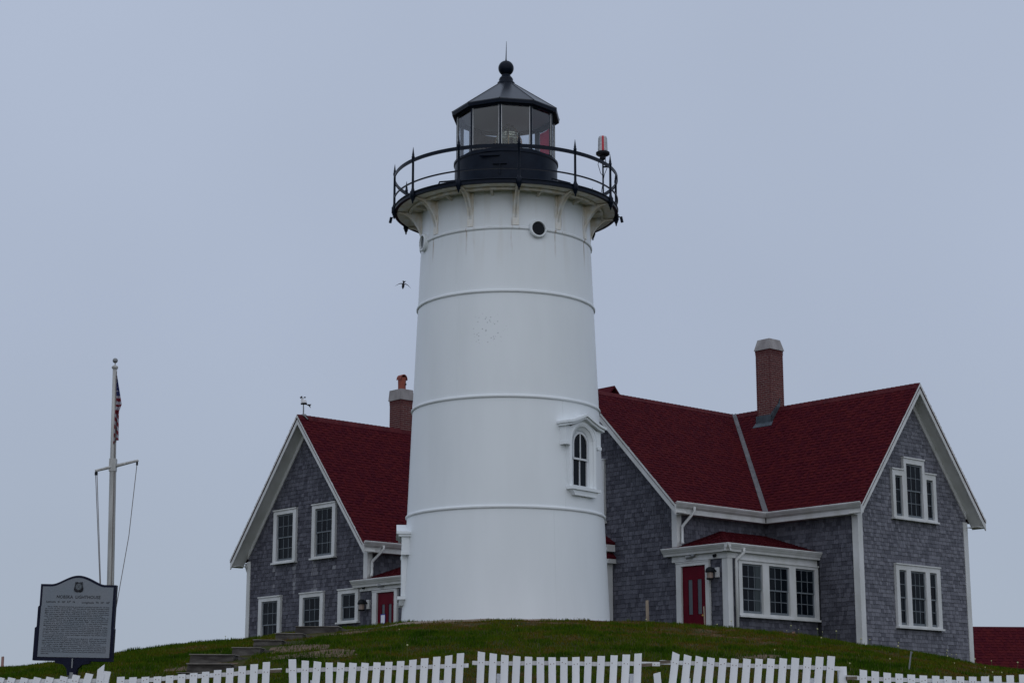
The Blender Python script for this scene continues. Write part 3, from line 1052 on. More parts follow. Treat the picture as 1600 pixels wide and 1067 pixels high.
def corner(hs, ox, oy, z0, z1, sx, sy, w=.15):
    """corner boards: the corner at (ox, oy); the walls run towards sx along x and sy along y"""
    mb = MB()
    t = .036
    xs = sorted((ox, ox + sx * w)); mb.box(xs[0], xs[1], *sorted((oy, oy - sy * t)), z0, z1)
    ys = sorted((oy - sy * t, oy + sy * w)); mb.box(*sorted((ox - sx * t, ox)), ys[0], ys[1], z0, z1)
    mb.build('corner_board', 'trim', hs.root)

def roof_slope(hs, E0, u, w, Ls, lo, hi, tabs=True, expo=.118, name='roof', parent=None):
    """one roof slope. E0 a point on the eave line, u along the eave, w up the slope (unit), lo/hi(t): extent along u"""
    E0, u, w = Vector(E0), Vector(u), Vector(w).normalized()
    n = u.cross(w).normalized()
    P = lambda a, b, h=0.: E0 + u * a + w * b + n * h
    mb = MB()
    mb.prism([P(lo(0), 0, -.012), P(hi(0), 0, -.012), P(hi(1), Ls, -.012), P(lo(1), Ls, -.012)], n * -.06)
    rf = mb.build(name, 'roofdeck', hs.root if parent is None else parent)
    if tabs:
        st = MB()
        r = random.Random(int(abs(E0.x * 977 + E0.y * 131 + Ls * 37)))
        b = 0.
        while b < Ls - .02:
            t0 = b / Ls
            a0, a1 = lo(t0), hi(t0)
            x = a0 - r.random() * .3
            tooth = r.random() < .5
            b1 = min(b + expo * 1.18, Ls)
            while x < a1:
                ww = r.uniform(.07, .13) if not tooth else r.uniform(.11, .24)
                p0, p1 = max(x, a0), min(x + ww, a1)
                if p1 - p0 > .012:
                    h = r.uniform(.017, .022) if tooth else r.uniform(.006, .009)
                    bb = b + (0 if tooth else .004)
                    vs = [P(p0, bb, 0), P(p1, bb, 0), P(p1, b1, -.004), P(p0, b1, -.004), P(p0, bb, h), P(p1, bb, h), P(p1, b1, .002), P(p0, b1, .002)]
                    st.add(vs, [(4, 5, 6, 7), (0, 1, 5, 4), (1, 2, 6, 5), (3, 0, 4, 7)])
                x += ww
                tooth = not tooth
            b += expo
        st.build('shingle_courses', 'roof', rf, kind='stuff')
    return rf

def ridge_caps(hs, p0, p1, sl, parent):
    """overlapping cap shingles along a level ridge"""
    p0, p1 = Vector(p0), Vector(p1)
    d = (p1 - p0); L = d.length; d.normalize()
    sd = Vector((-d.y, d.x, 0))
    mb = MB()
    a = 0.
    while a < L:
        for s in (-1, 1):
            q = lambda al, wd, h: p0 + d * al + sd * s * wd + Vector((0, 0, -wd * sl + h))
            b = min(a + .21, L)
            vs = [q(a, 0, .020), q(b, 0, .034), q(b, .13, .030), q(a, .13, .018), q(a, 0, .0), q(b, 0, .016), q(b, .13, .012), q(a, .13, .0)]
            mb.add(vs, [(0, 1, 2, 3), (3, 2, 6, 7), (0, 3, 7, 4), (1, 5, 6, 2)])
        a += .16
    mb.build('ridge_caps', 'ridge', parent, kind='stuff')

def downspout(hs, pts, r=.036, straps=()):
    mb = MB()
    mb.tube(pts, r, 10)
    for i in straps:
        x, y, z = i
        mb.lathe([(r + .006, z - .012), (r + .006, z + .012)], 10, c=(x, y, 0))
    mb.build('downspout', 'trim', hs.root, smooth=True)

def wall_lamp(hs, ox, oy, rot, x, z):
    mb = MB()
    mb.box(x + .05, x + .17, -.075, -.0, z - .13, z + .13)
    l = mb.build('wall_lamp', 'trim', hs.root, (ox, oy, 0), rot)
    mb = MB()
    mb.tube([(x + .10, -.07, z + .02), (x + .05, -.14, z + .10), (x - .02, -.19, z + .12)], .022, 6)
    mb.lathe([(.0, .15), (.05, .14), (.10, .10), (.125, .03), (.12, .0), (.10, .0)], 16, c=(x - .02, -.19, z))
    mb.build('lamp_shade', 'darkpl', l)
    mb = MB()
    mb.lathe([(.0, -.19), (.085, -.19), (.095, -.17), (.095, -.15), (.02, -.15)], 16, c=(x - .02, -.19, z))
    mb.build('lamp_base', 'darkpl', l)
    mb = MB()
    mb.lathe([(.08, -.15), (.085, .0)], 16, c=(x - .02, -.19, z))
    mb.build('lamp_glass', 'lampglass', l, smooth=True)

def door(hs, ox, oy, rot, x0, x1, zb, zt, cx0, cx1, ct, notice=False):
    """casing and a red door with two tall lights"""
    mb = MB()
    mb.box(cx0, x0, -.085, .02, zb, ct - .03)
    mb.box(x1, cx1, -.085, .02, zb, ct - .03)
    mb.box(x0, x1, -.085, .02, zt, ct - .03)
    mb.box(cx0 - .01, cx1 + .01, -.10, .02, ct - .03, ct)
    c = mb.build('door_casing', 'trim', hs.root, (ox, oy, 0), rot)
    w = x1 - x0
    mb = MB()
    gl = [(x0 + w * .24, x0 + w * .42), (x0 + w * .62, x0 + w * .80)]
    g0, g1 = zt - w * 1.48, zt - w * .42
    mb.box(x0, x1, -.012, -.002, zb, zt)
    e_ = [x0 + .01, gl[0][0], gl[0][1], gl[1][0], gl[1][1], x1 - .01]
    for a, b in zip(e_[0::2], e_[1::2]): mb.box(a, b, -.03, -.0121, zb, zt - .01)
    for a, b in gl:
        mb.box(a, b, -.0299, -.0121, g1, zt - .01)
        mb.box(a, b, -.0299, -.0121, zb, g0)
        mb.box(a - .012, b + .012, -.038, -.0301, g1, g1 + .015); mb.box(a - .012, b + .012, -.038, -.0301, g0 - .015, g0)
        mb.box(a - .012, a, -.038, -.0301, g0, g1); mb.box(b, b + .012, -.038, -.0301, g0, g1)
        mb.box(a - .02, b + .02, -.036, -.0301, zb + .18, g0 - .10)
    d = mb.build('door', 'door', hs.root, (ox, oy, 0), rot)
    for a, b in gl:
        mb = MB()
        mb.box(a, b, -.0185, -.0122, g0, g1)
        mb.build('pane', 'doorglass', d)
    mb = MB()
    mb.tube([(x1 - .10, -.03, g0 - .05), (x1 - .10, -.09, g0 - .05)], .022, 8)
    mb.lathe([(0, -.03), (.035, -.02), (.035, .02), (0, .03)], 10, c=(x1 - .10, -.10, g0 - .05))
    mb.build('handle', 'brass', d)
    if notice:
        mb = MB()
        mb.box(x0 + w * .20, x0 + w * .46, -.0445, -.0385, zt - .90, zt - .62, 0)
        mb.box(x0 + w * .22, x0 + w * .44, -.0465, -.0446, zt - .875, zt - .645, 1)
        mb.build('notice', ['papered', 'paper'], d)

def chimney(hs, x0, x1, y0, y1, zb, zt, zcap, cap='splay'):
    """core of mortar, running-bond bricks on the two faces in view as single pieces"""
    mb = MB()
    mb.box(x0 + .012, x1 - .012, y0 + .012, y1 - .012, zb, zt)
    ch = mb.build('chimney', 'mortar', hs.root)
    unit = MB()
    unit.box(0, 1, -.007, .05, 0, 1)
    bm_ = bpy.data.meshes.new('brick')
    bm_.from_pydata(unit.v, [], unit.f)
    bm_.materials.append(M['brick'])
    far = MB()
    c, k = .068, 0
    n = int((zt - zb) / c)
    c = (zt - zb) / n
    for k in range(n):
        z = zb + k * c
        proj = 1.0 if k < n - 2 else (2.6 if k == n - 1 else 1.9)
        for face in range(4):
            W = (y1 - y0) if face in (0, 2) else (x1 - x0)
            nb = max(2, int(round(W / .205)))
            bw = W / nb
            off = (bw / 2 if (k + face) % 2 else 0.)
            x = -off
            while x < W - .01:
                a, b = max(x, 0.), min(x + bw, W)
                if b - a > .02:
                    if face in (0, 1):
                        if face == 0: o = link('brick', bm_, ch, (x0 + .012, y1 - a, z + .005), -math.pi / 2)
                        else: o = link('brick', bm_, ch, (x0 + a, y0 + .012, z + .005), 0)
                        o.scale = (b - a - .013, proj, c - .015)
                    else:
                        if face == 2: far.box(x1 - .05, x1 - .012 + .012 * proj, y0 + a, y0 + b - .009, z + .005, z + c - .005)
                        else: far.box(x0 + a, x0 + b - .009, y1 - .05, y1 - .012 + .012 * proj, z + .005, z + c - .005)
                x += bw
    far.build('far_bricks', 'bricki', ch, kind='stuff')
    mb = MB()
    e_ = .035
    if cap == 'splay':
        i = .05
        lowr = [(x0 - e_, y0 - e_), (x1 + e_, y0 - e_), (x1 + e_, y1 + e_), (x0 - e_, y1 + e_)]
        upr = [(x0 + i, y0 + i), (x1 - i, y0 + i), (x1 - i, y1 - i), (x0 + i, y1 - i)]
    else:
        lowr = [(x0 - e_, y0 - e_), (x1 + e_, y0 - e_), (x1 + e_, y1 + e_), (x0 - e_, y1 + e_)]
        upr = [(x0 - .01, y0 - .01), (x1 + .01, y0 - .01), (x1 + .01, y1 + .01), (x0 - .01, y1 + .01)]
    vs = [(x, y, zt) for x, y in lowr] + [(x, y, zcap) for x, y in upr]
    mb.add(vs, [(3, 2, 1, 0), (4, 5, 6, 7), (0, 1, 5, 4), (1, 2, 6, 5), (2, 3, 7, 6), (3, 0, 4, 7)])
    mb.build('chimney_cap', 'concrete', ch)
    return ch

def porch(hs, PW, LX, ze, zpk, Lover, zb, m, shz, top_frieze):
    """entry porch in the inner corner: door wall in the gable's plane, hipped lean-to roof"""
    ov = .20
    xe, ye = -ov, -(PW + ov)
    run = PW + ov
    sl = (zpk - ze) / run
    xp = xe + run
    zE = ze - .02
    # roof planes: front (faces -x), right (faces -y)
    dz = zpk - zE
    wv = Vector((run, 0, dz)); Ls = wv.length
    roof_slope(hs, (xe, 0, zE), (0, -1, 0), wv, Ls, lambda t: (-Lover if t * run < ov else max(0.0, 0.0)), lambda t: (PW + ov) * (1 - t), expo=.118, name='porch_roof')
    wv2 = Vector((0, run, dz))
    roof_slope(hs, (0, ye, zE), (1, 0, 0), wv2, Ls, lambda t: xe + (xp - xe) * t, lambda t: LX, expo=.118, name='porch_roof')
    # eaves
    for (ox, oy, rot, x0, x1, yy) in ((0, 0, -math.pi / 2, -Lover, PW + ov + .06, ov + .06), (0, -PW, 0, xe - .06, LX, ov + .06)):
        mb = MB()
        g = [(-yy, ze), (-yy - .004, ze - .02), (-yy + .02, ze - .065), (-yy + .05, ze - .10), (-yy + .055, ze - .115), (-yy + .13, ze - .115), (-yy + .13, ze)]
        mb.yz(g, x0, x1)
        mb.build('gutter', 'trim', hs.root, (ox, oy, 0), rot)
        mb = MB()
        mb.yz([(-yy + .06, ze - .116), (-yy + .135, ze - .116), (-yy + .135, ze - .21), (-yy + .10, ze - .21), (-yy + .09, ze - .16)], x0 + .01, x1 - .012 if rot else x1)
        mb.build('fascia', 'trim', hs.root, (ox, oy, 0), rot)
        mb = MB()
        mb.box(x0 + .02, x1 - .05 if rot else x1, -yy + .136, 0, ze - .205, ze - .185)
        mb.build('soffit', 'soffit', hs.root, (ox, oy, 0), rot)
    mb = MB()
    mb.box(-Lover + .22, PW + .05, -.06, .0, top_frieze, ze - .206)
    mb.build('frieze_board', 'trim', hs.root, (0, 0, 0), -math.pi / 2)
    mb = MB()
    mb.box(-.05, LX, -.052, .0, top_frieze + .004, ze - .206)
    mb.build('frieze_board', 'trim', hs.root, (0, -PW, 0), 0)
    corner(hs, 0, -PW, zb, top_frieze, 1, 1, .16)

# ---- right-hand house
ZB = 2.0
rh = thing('keepers_house', 'large grey shingled house with two red gables and brick chimney, right of the tower', 'house', (4.4712, 50.0, ZB), HROT, 'keepers houses')
hs = House(rh, ZB)
Z = hs.z
LA, LB, WB, WA = 3.67, 3.28, 5.07, 6.5
OG, OE = .402, .423
ze, zE, zr = Z(6.445), Z(6.37), Z(10.047)
OEr = OE - .05
slA = (zr - zE) / (WA / 2 + OEr); slB = (zr - zE) / (WB / 2 + OEr)
PW = 1.79
zb = 0.0
# roofs
roofA = roof_slope(hs, (0, -OEr, zE), (1, 0, 0), (0, WA / 2 + OEr, zr - zE), math.hypot(WA / 2 + OEr, zr - zE), lambda t: -OG - .05, lambda t: (LA - OEr) + (WB / 2 + OEr) * t)
roofB = roof_slope(hs, (LA - OEr, 0, zE), (0, -1, 0), (WB / 2 + OEr, 0, zr - zE), math.hypot(WB / 2 + OEr, zr - zE), lambda t: OEr - (WA / 2 + OEr) * t, lambda t: LB + OG + .05)
roof_slope(hs, (LA + WB + OEr, 0, zE), (0, 1, 0), (-(WB / 2 + OEr), 0, zr - zE), math.hypot(WB / 2 + OEr, zr - zE), lambda t: -LB - OG - .05, lambda t: (WA + OEr) - (WA / 2 + OEr) * t)
roof_slope(hs, (0, WA + OEr, zE), (-1, 0, 0), (0, -(WA / 2 + OEr), zr - zE), math.hypot(WA / 2 + OEr, zr - zE), lambda t: -(LA + WB + OEr) + (WB / 2 + OEr) * t, lambda t: OG + .05)
ridge_caps(hs, (-OG - .05, WA / 2, zr), (LA + WB / 2, WA / 2, zr), slA, roofA)
ridge_caps(hs, (LA + WB / 2, -LB - OG - .05, zr), (LA + WB / 2, WA / 2, zr), slB, roofB)
# valley metal
v0 = Vector((LA - OEr, -OEr, zE)); v1 = Vector((LA + WB / 2, WA / 2, zr))
d = (v1 - v0).normalized()
nA = Vector((0, -slA, 1)).normalized(); nB = Vector((-slB, 0, 1)).normalized()
sa = nA.cross(d).normalized(); sb = d.cross(nB).normalized()
if sa.x > 0: sa = -sa
if sb.y > 0: sb = -sb
mb = MB()
for sd, nn in ((sa, nA), (sb, nB)):
    p = [v0 + nn * .026, v1 + nn * .026, v1 + sd * .085 + nn * .030, v0 + sd * .105 + nn * .030]
    mb.prism(p, nn * -.01)
mb.build('valley_flashing', 'valley', rh)
# gable B (faces right), stepped window above, triple window below
P0 = (0, -LB, 0)
xmB = LA + WB / 2
gpoly = [(LA, zb), (LA + WB, zb), (LA + WB, zE + slB * OEr - .15), (xmB, zr - .15), (LA, zE + slB * OEr - .15)]
def rowsB(z):
    h = (zr - .30 - z) / slB
    return (max(LA, xmB - h), min(LA + WB, xmB + h))
holesB = [(5.21, 7.25, Z(6.16), Z(7.585)), (5.75, 6.725, Z(7.5), Z(7.945)), (5.19, 7.25, Z(3.16), Z(4.935))]
mbf = MB(); mbf.box(LA - .02, LA + WB + .02, -.03, .1, -1.0, Z(2.36)); mbf.build('foundation', 'foundation', rh, P0)
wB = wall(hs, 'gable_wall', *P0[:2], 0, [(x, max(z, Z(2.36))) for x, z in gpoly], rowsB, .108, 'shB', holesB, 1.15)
st = dict(boards=[(5.21, 5.335, Z(6.21), Z(7.55)), (7.115, 7.25, Z(6.21), Z(7.55)), (5.335, 5.75, Z(7.39), Z(7.551)), (6.725, 7.115, Z(7.39), Z(7.551)), (5.335, 7.115, Z(6.21), Z(6.255)),
                  (5.75, 5.865, Z(6.255), Z(7.91)), (6.615, 6.725, Z(6.255), Z(7.91)), (5.865, 6.615, Z(7.766), Z(7.909)), (5.655, 5.75, Z(6.255), Z(7.39)), (6.725, 6.80, Z(6.255), Z(7.39))],
          caps=[(5.195, 5.75, Z(7.552), Z(7.59)), (6.726, 7.265, Z(7.552), Z(7.59)), (5.735, 6.74, Z(7.911), Z(7.95))])
st['boards'] = [b for b in st['boards']]
window(hs, 0, -LB, 0, (5.21, 7.25, Z(6.155), Z(7.59)), [(5.335, 5.655, Z(6.256), Z(7.389), 1, 3, False), (5.866, 6.614, Z(6.256), Z(7.765), 3, 2, True), (6.80, 7.115, Z(6.256), Z(7.389), 1, 3, False)],
       'stepped three-part gable window', steps=st)
window(hs, 0, -LB, 0, (5.19, 7.25, Z(3.155), Z(4.935)), [(5.335, 5.665, Z(3.25), Z(4.757), 1, 2, True), (5.865, 6.56, Z(3.25), Z(4.757), 3, 2, True), (6.75, 7.08, Z(3.25), Z(4.757), 1, 2, True)],
       'triple window under the stepped one', blind={(5.335, 0): (5.345, 5.40), (5.335, 1): (5.345, 5.42)})
rake(hs, 0, -LB, 0, LA, LA + WB, zE, zr, OEr, OG, 1)
# side B and side A
zt = zE - .12
wall(hs, 'side_wall', LA, 0, -math.pi / 2, [(0, zb), (LB, zb), (LB, zt), (0, zt)], lambda z: (0, LB), .122, 'shA', [(-1, PW + .15, -1, Z(5.0))], .9)
wall(hs, 'side_wall', 0, 0, 0, [(0, zb), (LA, zb), (LA, zt), (0, zt)], lambda z: (0, LA), .122, 'shA', [(-1, 9, -1, Z(5.1))], .9)
mb = MB(); mb.box(0, .14, -LB, WA, 0, zt - .4); 
eave(hs, 0, 0, 0, -OG - .02, LA - OE + .12, ze, OE, -.03, LA)
eave(hs, LA, 0, -math.pi / 2, OE - .12, LB + OG + .02, ze, OE, OE - .2, LB + .03)
# gable A (faces left), partly behind the tower
gA = [(-WA, zb), (0, zb), (0, zE + slA * OEr - .15), (-WA / 2, zr - .15), (-WA, zE + slA * OEr - .15)]
def rowsA(z):
    h = (zr - .30 - z) / slA
    return (max(-WA, -WA / 2 - h), min(0, -WA / 2 + h))
wall(hs, 'gable_wall', 0, 0, -math.pi / 2, gA, rowsA, .124, 'shA', [(-3.88, -2.69, Z(6.14), Z(7.98)), (-9, -2.50, -1, Z(5.3))], 1.0)
window(hs, 0, 0, -math.pi / 2, (-3.88, -2.69, Z(6.14), Z(7.98)), [(-3.73, -2.84, Z(6.24), Z(7.80), 3, 2, True)], 'window half hidden by the tower')
rake(hs, 0, 0, -math.pi / 2, -WA, 0, zE, zr, OEr, OG)
# back and far walls
mb = MB(); mb.box(LA + WB - .14, LA + WB, -LB + .15, WA, zb, zt)
mb.box(0.15, LA + WB - .15, WA - .14, WA, zb, zt)
mb.build('rear_wall', 'shA', rh)
corner(hs, LA, -LB, -.2, zE - .04, 1, 1, .165)
corner(hs, LA + WB, -LB, -.2, zE - .04, -1, 1, .165)
corner(hs, 0, 0, Z(5.15), zE - .04, 1, 1, .15)
# porch
Zp = Z(5.215)
doorx = lambda: None
wall(hs, 'porch_wall', 0, 0, -math.pi / 2, [(0.0, zb), (PW, zb), (PW, Z(4.9)), (0.0, Z(4.9))], lambda z: (0.0, PW), .124, 'shA', [(.01, 1.20, -1, Z(4.84))], 1.0, inset=.1)
wall(hs, 'porch_wall', 0, -PW, 0, [(0, zb), (LA, zb), (LA, Z(4.95)), (0, Z(4.95))], lambda z: (0.0, LA), .122, 'shA', [(.345, 3.655, Z(3.31), Z(4.85))], 1.0, inset=.1)
porch(hs, PW, LA - .002, Zp, Z(5.825), .37, zb, 'shA', None, Z(4.845))
door(hs, 0, 0, -math.pi / 2, .20, 1.07, Z(2.6), Z(4.715), .015, 1.205, Z(4.828))
window(hs, 0, -PW, 0, (.345, 3.655, Z(3.315), Z(4.842)), [(.485, 1.31, Z(3.425), Z(4.728), 3, 2, True), (1.575, 2.42, Z(3.425), Z(4.728), 3, 2, True), (2.69, 3.525, Z(3.425), Z(4.728), 3, 2, True)],
       'row of three sash windows on the porch', blind={(.485, 0): (1.06, 1.255), (.485, 1): (1.06, 1.255)})
wall_lamp(hs, 0, 0, -math.pi / 2, 1.36, Z(4.48))
mb = MB()
mb.tube([(.60, -.06, Z(4.97)), (.55, -.14, Z(4.95)), (.48, -.19, Z(4.93))], [.06, .05, .055], 10)
mb.tube([(.68, -.06, Z(4.98)), (.70, -.16, Z(5.0))], .05, 10)
mb.build('flood_light', 'grey', rh, rz=-math.pi / 2)
mb = MB(); mb.tube([(1.43, -.06, Z(4.93)), (1.43, -.13, Z(4.91))], .045, 12); mb.build('security_camera', 'darkpl', rh, rz=-math.pi / 2)
# downspouts
downspout(hs, [(.32, -OE + .05, ze - .1), (.32, -OE + .05, ze - .22), (.12, -.10, ze - .62), (.12, -.09, ze - .70), (.12, -.09, Z(5.46)), (.06, -.14, Z(5.38)), (.02, -.20, Z(5.37))], .040)
downspout(hs, [(.42, -PW - .22, Zp - .1), (.42, -PW - .22, Zp - .22), (.25, -PW - .09, Zp - .42), (.25, -PW - .09, Zp - .5), (.25, -PW - .09, Z(2.5))], .042, straps=[(.25, -PW - .09, Z(4.6))])
downspout(hs, [(LA + WB + OE - .1, -LB + .25, ze - .1), (LA + WB + OE - .1, -LB + .25, ze - .26), (LA + WB + .08, -LB + .25, ze - .5), (LA + WB + .08, -LB + .25, -.2)], .042)
# chimney on the slope of roof B
ch = chimney(hs, 5.83, 6.44, 1.42, 1.99, Z(9.3), Z(11.83), Z(12.17))
mb = MB()
mb.box(5.80, 5.828, 1.39, 2.02, Z(9.52), Z(9.80))                         # apron on the uphill face
zs = lambda x: zE + slB * (x - (LA - OEr))
mb.prism([(5.80, 1.392, zs(5.80) - .02), (6.20, 1.392, zs(6.20) - .02), (6.22, 1.392, zs(6.20) + .30), (6.14, 1.392, zs(6.14) + .20), (5.80, 1.392, zs(5.80) + .30)], (0, .026, 0))
p = [(5.70, 1.33, zs(5.70) + .035), (5.70, 2.08, zs(5.70) + .035), (5.81, 2.05, zs(5.81) + .035), (5.81, 1.36, zs(5.81) + .035)]
mb.prism(p, (0, 0, -.015))
mb.build('chimney_flashing', 'lead', ch)
# rear gable rising just behind the ridge
rg = MB()
yb = WA / 2 + .25
xa, za = 3.90, Z(10.72)
rg.prism([(xa - .0, yb + .7, za), (xa - 2.2, yb + .7, za - 2.3), (xa + 2.2, yb + .7, za - 2.3)], (0, 2.6, 0))
# annex against gable A, its corner just right of the tower
ax = -.30
mb = MB()
mb.box(-6.3, -2.50, ax + .02, -.002, zb, Z(5.32))
an = mb.build('annex_wall', 'sheath', rh, (0, 0, 0), -math.pi / 2)
hs2c = []
U = shingle_unit()
st = MB(); rr = random.Random(5); z = 0.
while z < Z(5.25):
    x = -6.3
    while x < -2.52:
        ww = rr.choice((.09, .12, .15, .18))
        st.add([(x + a * (min(ww, -2.51 - x) - .006), ax + .02 + b, z + c * .124) for a, b, c in U.v], U.f); x += ww
    z += .124
st.build('shingle_courses', 'shA', an, kind='stuff')
mb = MB()
mb.box(-2.56, -2.44, ax - .02, ax + .018, zb, Z(5.33)); mb.box(-2.499, -2.44, ax + .019, -.03, zb, Z(5.33))
mb.build('corner_board', 'trim', rh, rz=-math.pi / 2)
mb = MB()
for (d0, d1, y0_, m_) in ((0, .07, ax - .10, 1), (.07, .26, ax - .07, 0)):
    mb.xz([(-3.9, Z(6.55) - d1), (-3.9, Z(6.55) - d0), (-2.33, Z(5.57) - d0), (-2.33, Z(5.57) - d1)], y0_, -.03, m_)
mb.build('annex_roof', ['trim', 'roof'], rh, rz=-math.pi / 2)
mb = MB()
mb.xz([(-2.50, Z(5.36)), (-2.50, Z(5.10)), (-2.30, Z(5.10)), (-2.30, Z(5.16))], ax - .02, -.03, 1)
mb.box(-2.48, -2.30, ax - .03, -.03, Z(4.98), Z(5.099), 0)
mb.build('annex_roof', ['trim', 'roof'], rh, rz=-math.pi / 2)
finish_shingles(hs)

# small gable of the rear wing that peeks over the ridge
rw = MB()
gx, gy, gz = 3.63, 6.15, Z(10.99)
rw.add([(gx, gy, gz), (gx - 1.6, gy, gz - 1.75), (gx + 1.6, gy, gz - 1.75), (gx, gy + 3, gz), (gx - 1.6, gy + 3, gz - 1.75), (gx + 1.6, gy + 3, gz - 1.75)], [(0, 1, 2), (3, 5, 4)], 0)
rwg = rw.build('rear_gable', 'trim', rh)
for s in (-1, 1):
    mb = MB()
    mb.prism([(gx, gy - .25, gz + .05), (gx, gy + 3, gz + .05), (gx + s * 1.7, gy + 3, gz - 1.78), (gx + s * 1.7, gy - .25, gz - 1.78)][::s], (0, 0, -.07))
    mb.build('rear_gable_roof', 'roof', rwg)

# ---- left-hand house
ZB2 = 1.6
lh = thing('keepers_house', 'smaller grey shingled house with steep red gable, left behind the tower', 'house', (-4.2068, 53.83, ZB2), HROT, 'keepers houses')
h2 = House(lh, ZB2)
Z = h2.z
WC, LC = 6.143, 8.2
ze, zE, zr = Z(5.80), Z(5.72), Z(9.927)
OG2 = .41
slC = (zr - zE) / (WC / 2 + OEr)
Ls = math.hypot(WC / 2 + OEr, zr - zE)
rC = roof_slope(h2, (0, -OEr, zE), (1, 0, 0), (0, WC / 2 + OEr, zr - zE), Ls, lambda t: -OG2 - .05, lambda t: LC)
roof_slope(h2, (0, WC + OEr, zE), (-1, 0, 0), (0, -(WC / 2 + OEr), zr - zE), Ls, lambda t: -LC, lambda t: OG2 + .05)
ridge_caps(h2, (-OG2 - .05, WC / 2, zr), (LC, WC / 2, zr), slC, rC)
gC = [(-WC, 0), (0, 0), (0, zE + slC * OEr - .15), (-WC / 2, zr - .15), (-WC, zE + slC * OEr - .15)]
def rowsC(z):
    h = (zr - .30 - z) / slC
    return (max(-WC, -WC / 2 - h), min(0, -WC / 2 + h))
holes = [(-4.71, -3.52, Z(5.475), Z(7.16)), (-2.69, -1.51, Z(5.475), Z(7.16)), (-5.41, -4.23, Z(2.83), Z(4.525)), (-3.225, -2.04, Z(2.83), Z(4.525)), (-1.30, -.31, Z(3.495), Z(4.515))]
wall(h2, 'gable_wall', 0, 0, -math.pi / 2, gC, rowsC, .122, 'shA', holes, 1.0)
for (a, b, c, d), lb, bl in ((holes[0], 'left upper window of the gable', None), (holes[1], 'right upper window of the gable', 1), (holes[2], 'left lower window, its foot behind the turf', 2), (holes[3], 'middle lower window, its foot behind the steps', None)):
    u = (a + .165, b - .155, c + .095, d - .155, 3, 2, True)
    bld = None
    if bl == 1: bld = {(u[0], 1): (u[1] - .20, u[1] - .06)}
    if bl == 2: bld = {(u[0], 0): (u[1] - .13, u[1] - .06)}
    window(h2, 0, 0, -math.pi / 2, (a, b, c, d), [u], lb, blind=bld)
a, b, c, d = holes[4]
window(h2, 0, 0, -math.pi / 2, holes[4], [(a + .17, b - .15, c + .09, d - .15, 2, 1, True)], 'small window beside the porch')
rake(h2, 0, 0, -math.pi / 2, -WC, 0, zE, zr, OEr, OG2)
zt = zE - .12
wall(h2, 'side_wall', 0, 0, 0, [(0, 0), (LC, 0), (LC, zt), (0, zt)], lambda z: (0, min(LC, 3.2)), .122, 'shA', [(-1, 9, -1, Z(4.6))], .9)
mb = MB(); mb.box(.15, LC, WC - .14, WC, 0, zt); mb.box(LC - .14, LC, 0.15, WC - .15, 0, zt)
mb.xz([(-WC, zt), (0, zt), (-WC / 2, zr - .15)], 0, .1) if False else None
mb.build('rear_wall', 'shA', lh)
mb = MB(); mb.prism([(LC - .1, 0, zt), (LC - .1, WC, zt), (LC - .1, WC / 2, zr - .15)], (.1, 0, 0)); mb.build('rear_gable', 'shA', lh)
eave(h2, 0, 0, 0, -OG2 - .02, LC, ze, OE, -.03, LC)
corner(h2, 0, 0, Z(4.65), zE - .04, 1, 1, .15)
corner(h2, 0, WC, -.2, zE - .04, 1, -1, .15)
PW2 = 1.85
wall(h2, 'porch_wall', 0, 0, -math.pi / 2, [(0.0, 0), (PW2, 0), (PW2, Z(4.45)), (0.0, Z(4.45))], lambda z: (0.0, PW2), .122, 'shA', [(.35, 1.49, -1, Z(4.38))], 1.0, inset=.1)
wall(h2, 'porch_wall', 0, -PW2, 0, [(0, 0), (LA, 0), (LA, Z(4.45)), (0, Z(4.45))], lambda z: (0.0, LA), .122, 'shA', [], .2, inset=.1)
porch(h2, PW2, LA, Z(4.71), Z(5.36), .50, 0, 'shA', None, Z(4.392))
mb = MB(); mb.box(LA, LA + .1, -PW2, 0, 0, Z(5.3)); mb.build('porch_end_wall', 'shA', lh)
door(h2, 0, 0, -math.pi / 2, .55, 1.36, Z(2.4), Z(4.305), .35, 1.49, Z(4.372), notice=True)
wall_lamp(h2, 0, 0, -math.pi / 2, .02, Z(4.0))
mb = MB()
mb.tube([(.86, -.06, Z(4.52)), (.82, -.13, Z(4.50)), (.74, -.18, Z(4.49))], [.06, .05, .055], 10)
mb.build('flood_light', 'grey', lh, rz=-math.pi / 2)
mb = MB(); mb.tube([(-.05, -.06, Z(4.50)), (-.05, -.13, Z(4.48))], .04, 12); mb.build('security_camera', 'darkpl', lh, rz=-math.pi / 2)
downspout(h2, [(.30, -OE + .05, ze - .1), (.30, -OE + .05, ze - .2), (.10, -.09, ze - .55), (.10, -.085, ze - .62), (.10, -.085, Z(4.92)), (.04, -.14, Z(4.84)), (.0, -.2, Z(4.83))], .040, straps=[(.10, -.085, Z(5.1))])
downspout(h2, [(.12, WC + OE - .12, ze - .15), (.12, WC + OE - .12, ze - .25), (.12, WC + .08, ze - .65), (.12, WC + .08, -.3)], .045, straps=[(.12, WC + .08, Z(4.5)), (.12, WC + .08, Z(3.6))])
ch2 = chimney(h2, 3.58, 4.06, 3.04, 3.62, Z(9.55), Z(10.92), Z(11.27), cap='block')
mb = MB()
px, py, pz = 3.82, 3.30, Z(11.27)
N = 16
def pc(r, z): return [(px + r * math.cos(2 * math.pi * k / N), py + r * math.sin(2 * math.pi * k / N), z) for k in range(N)]
mb.lathe([(.135, 0), (.135, .02), (.125, .06), (.135, .42), (.12, .42), (.11, .05)], 20, c=(px, py, pz))
cur = [(px - .135 * math.cos(t), 0, pz + .36 + .16 * math.sin(t)) for t in np.linspace(0, math.pi, 9)]
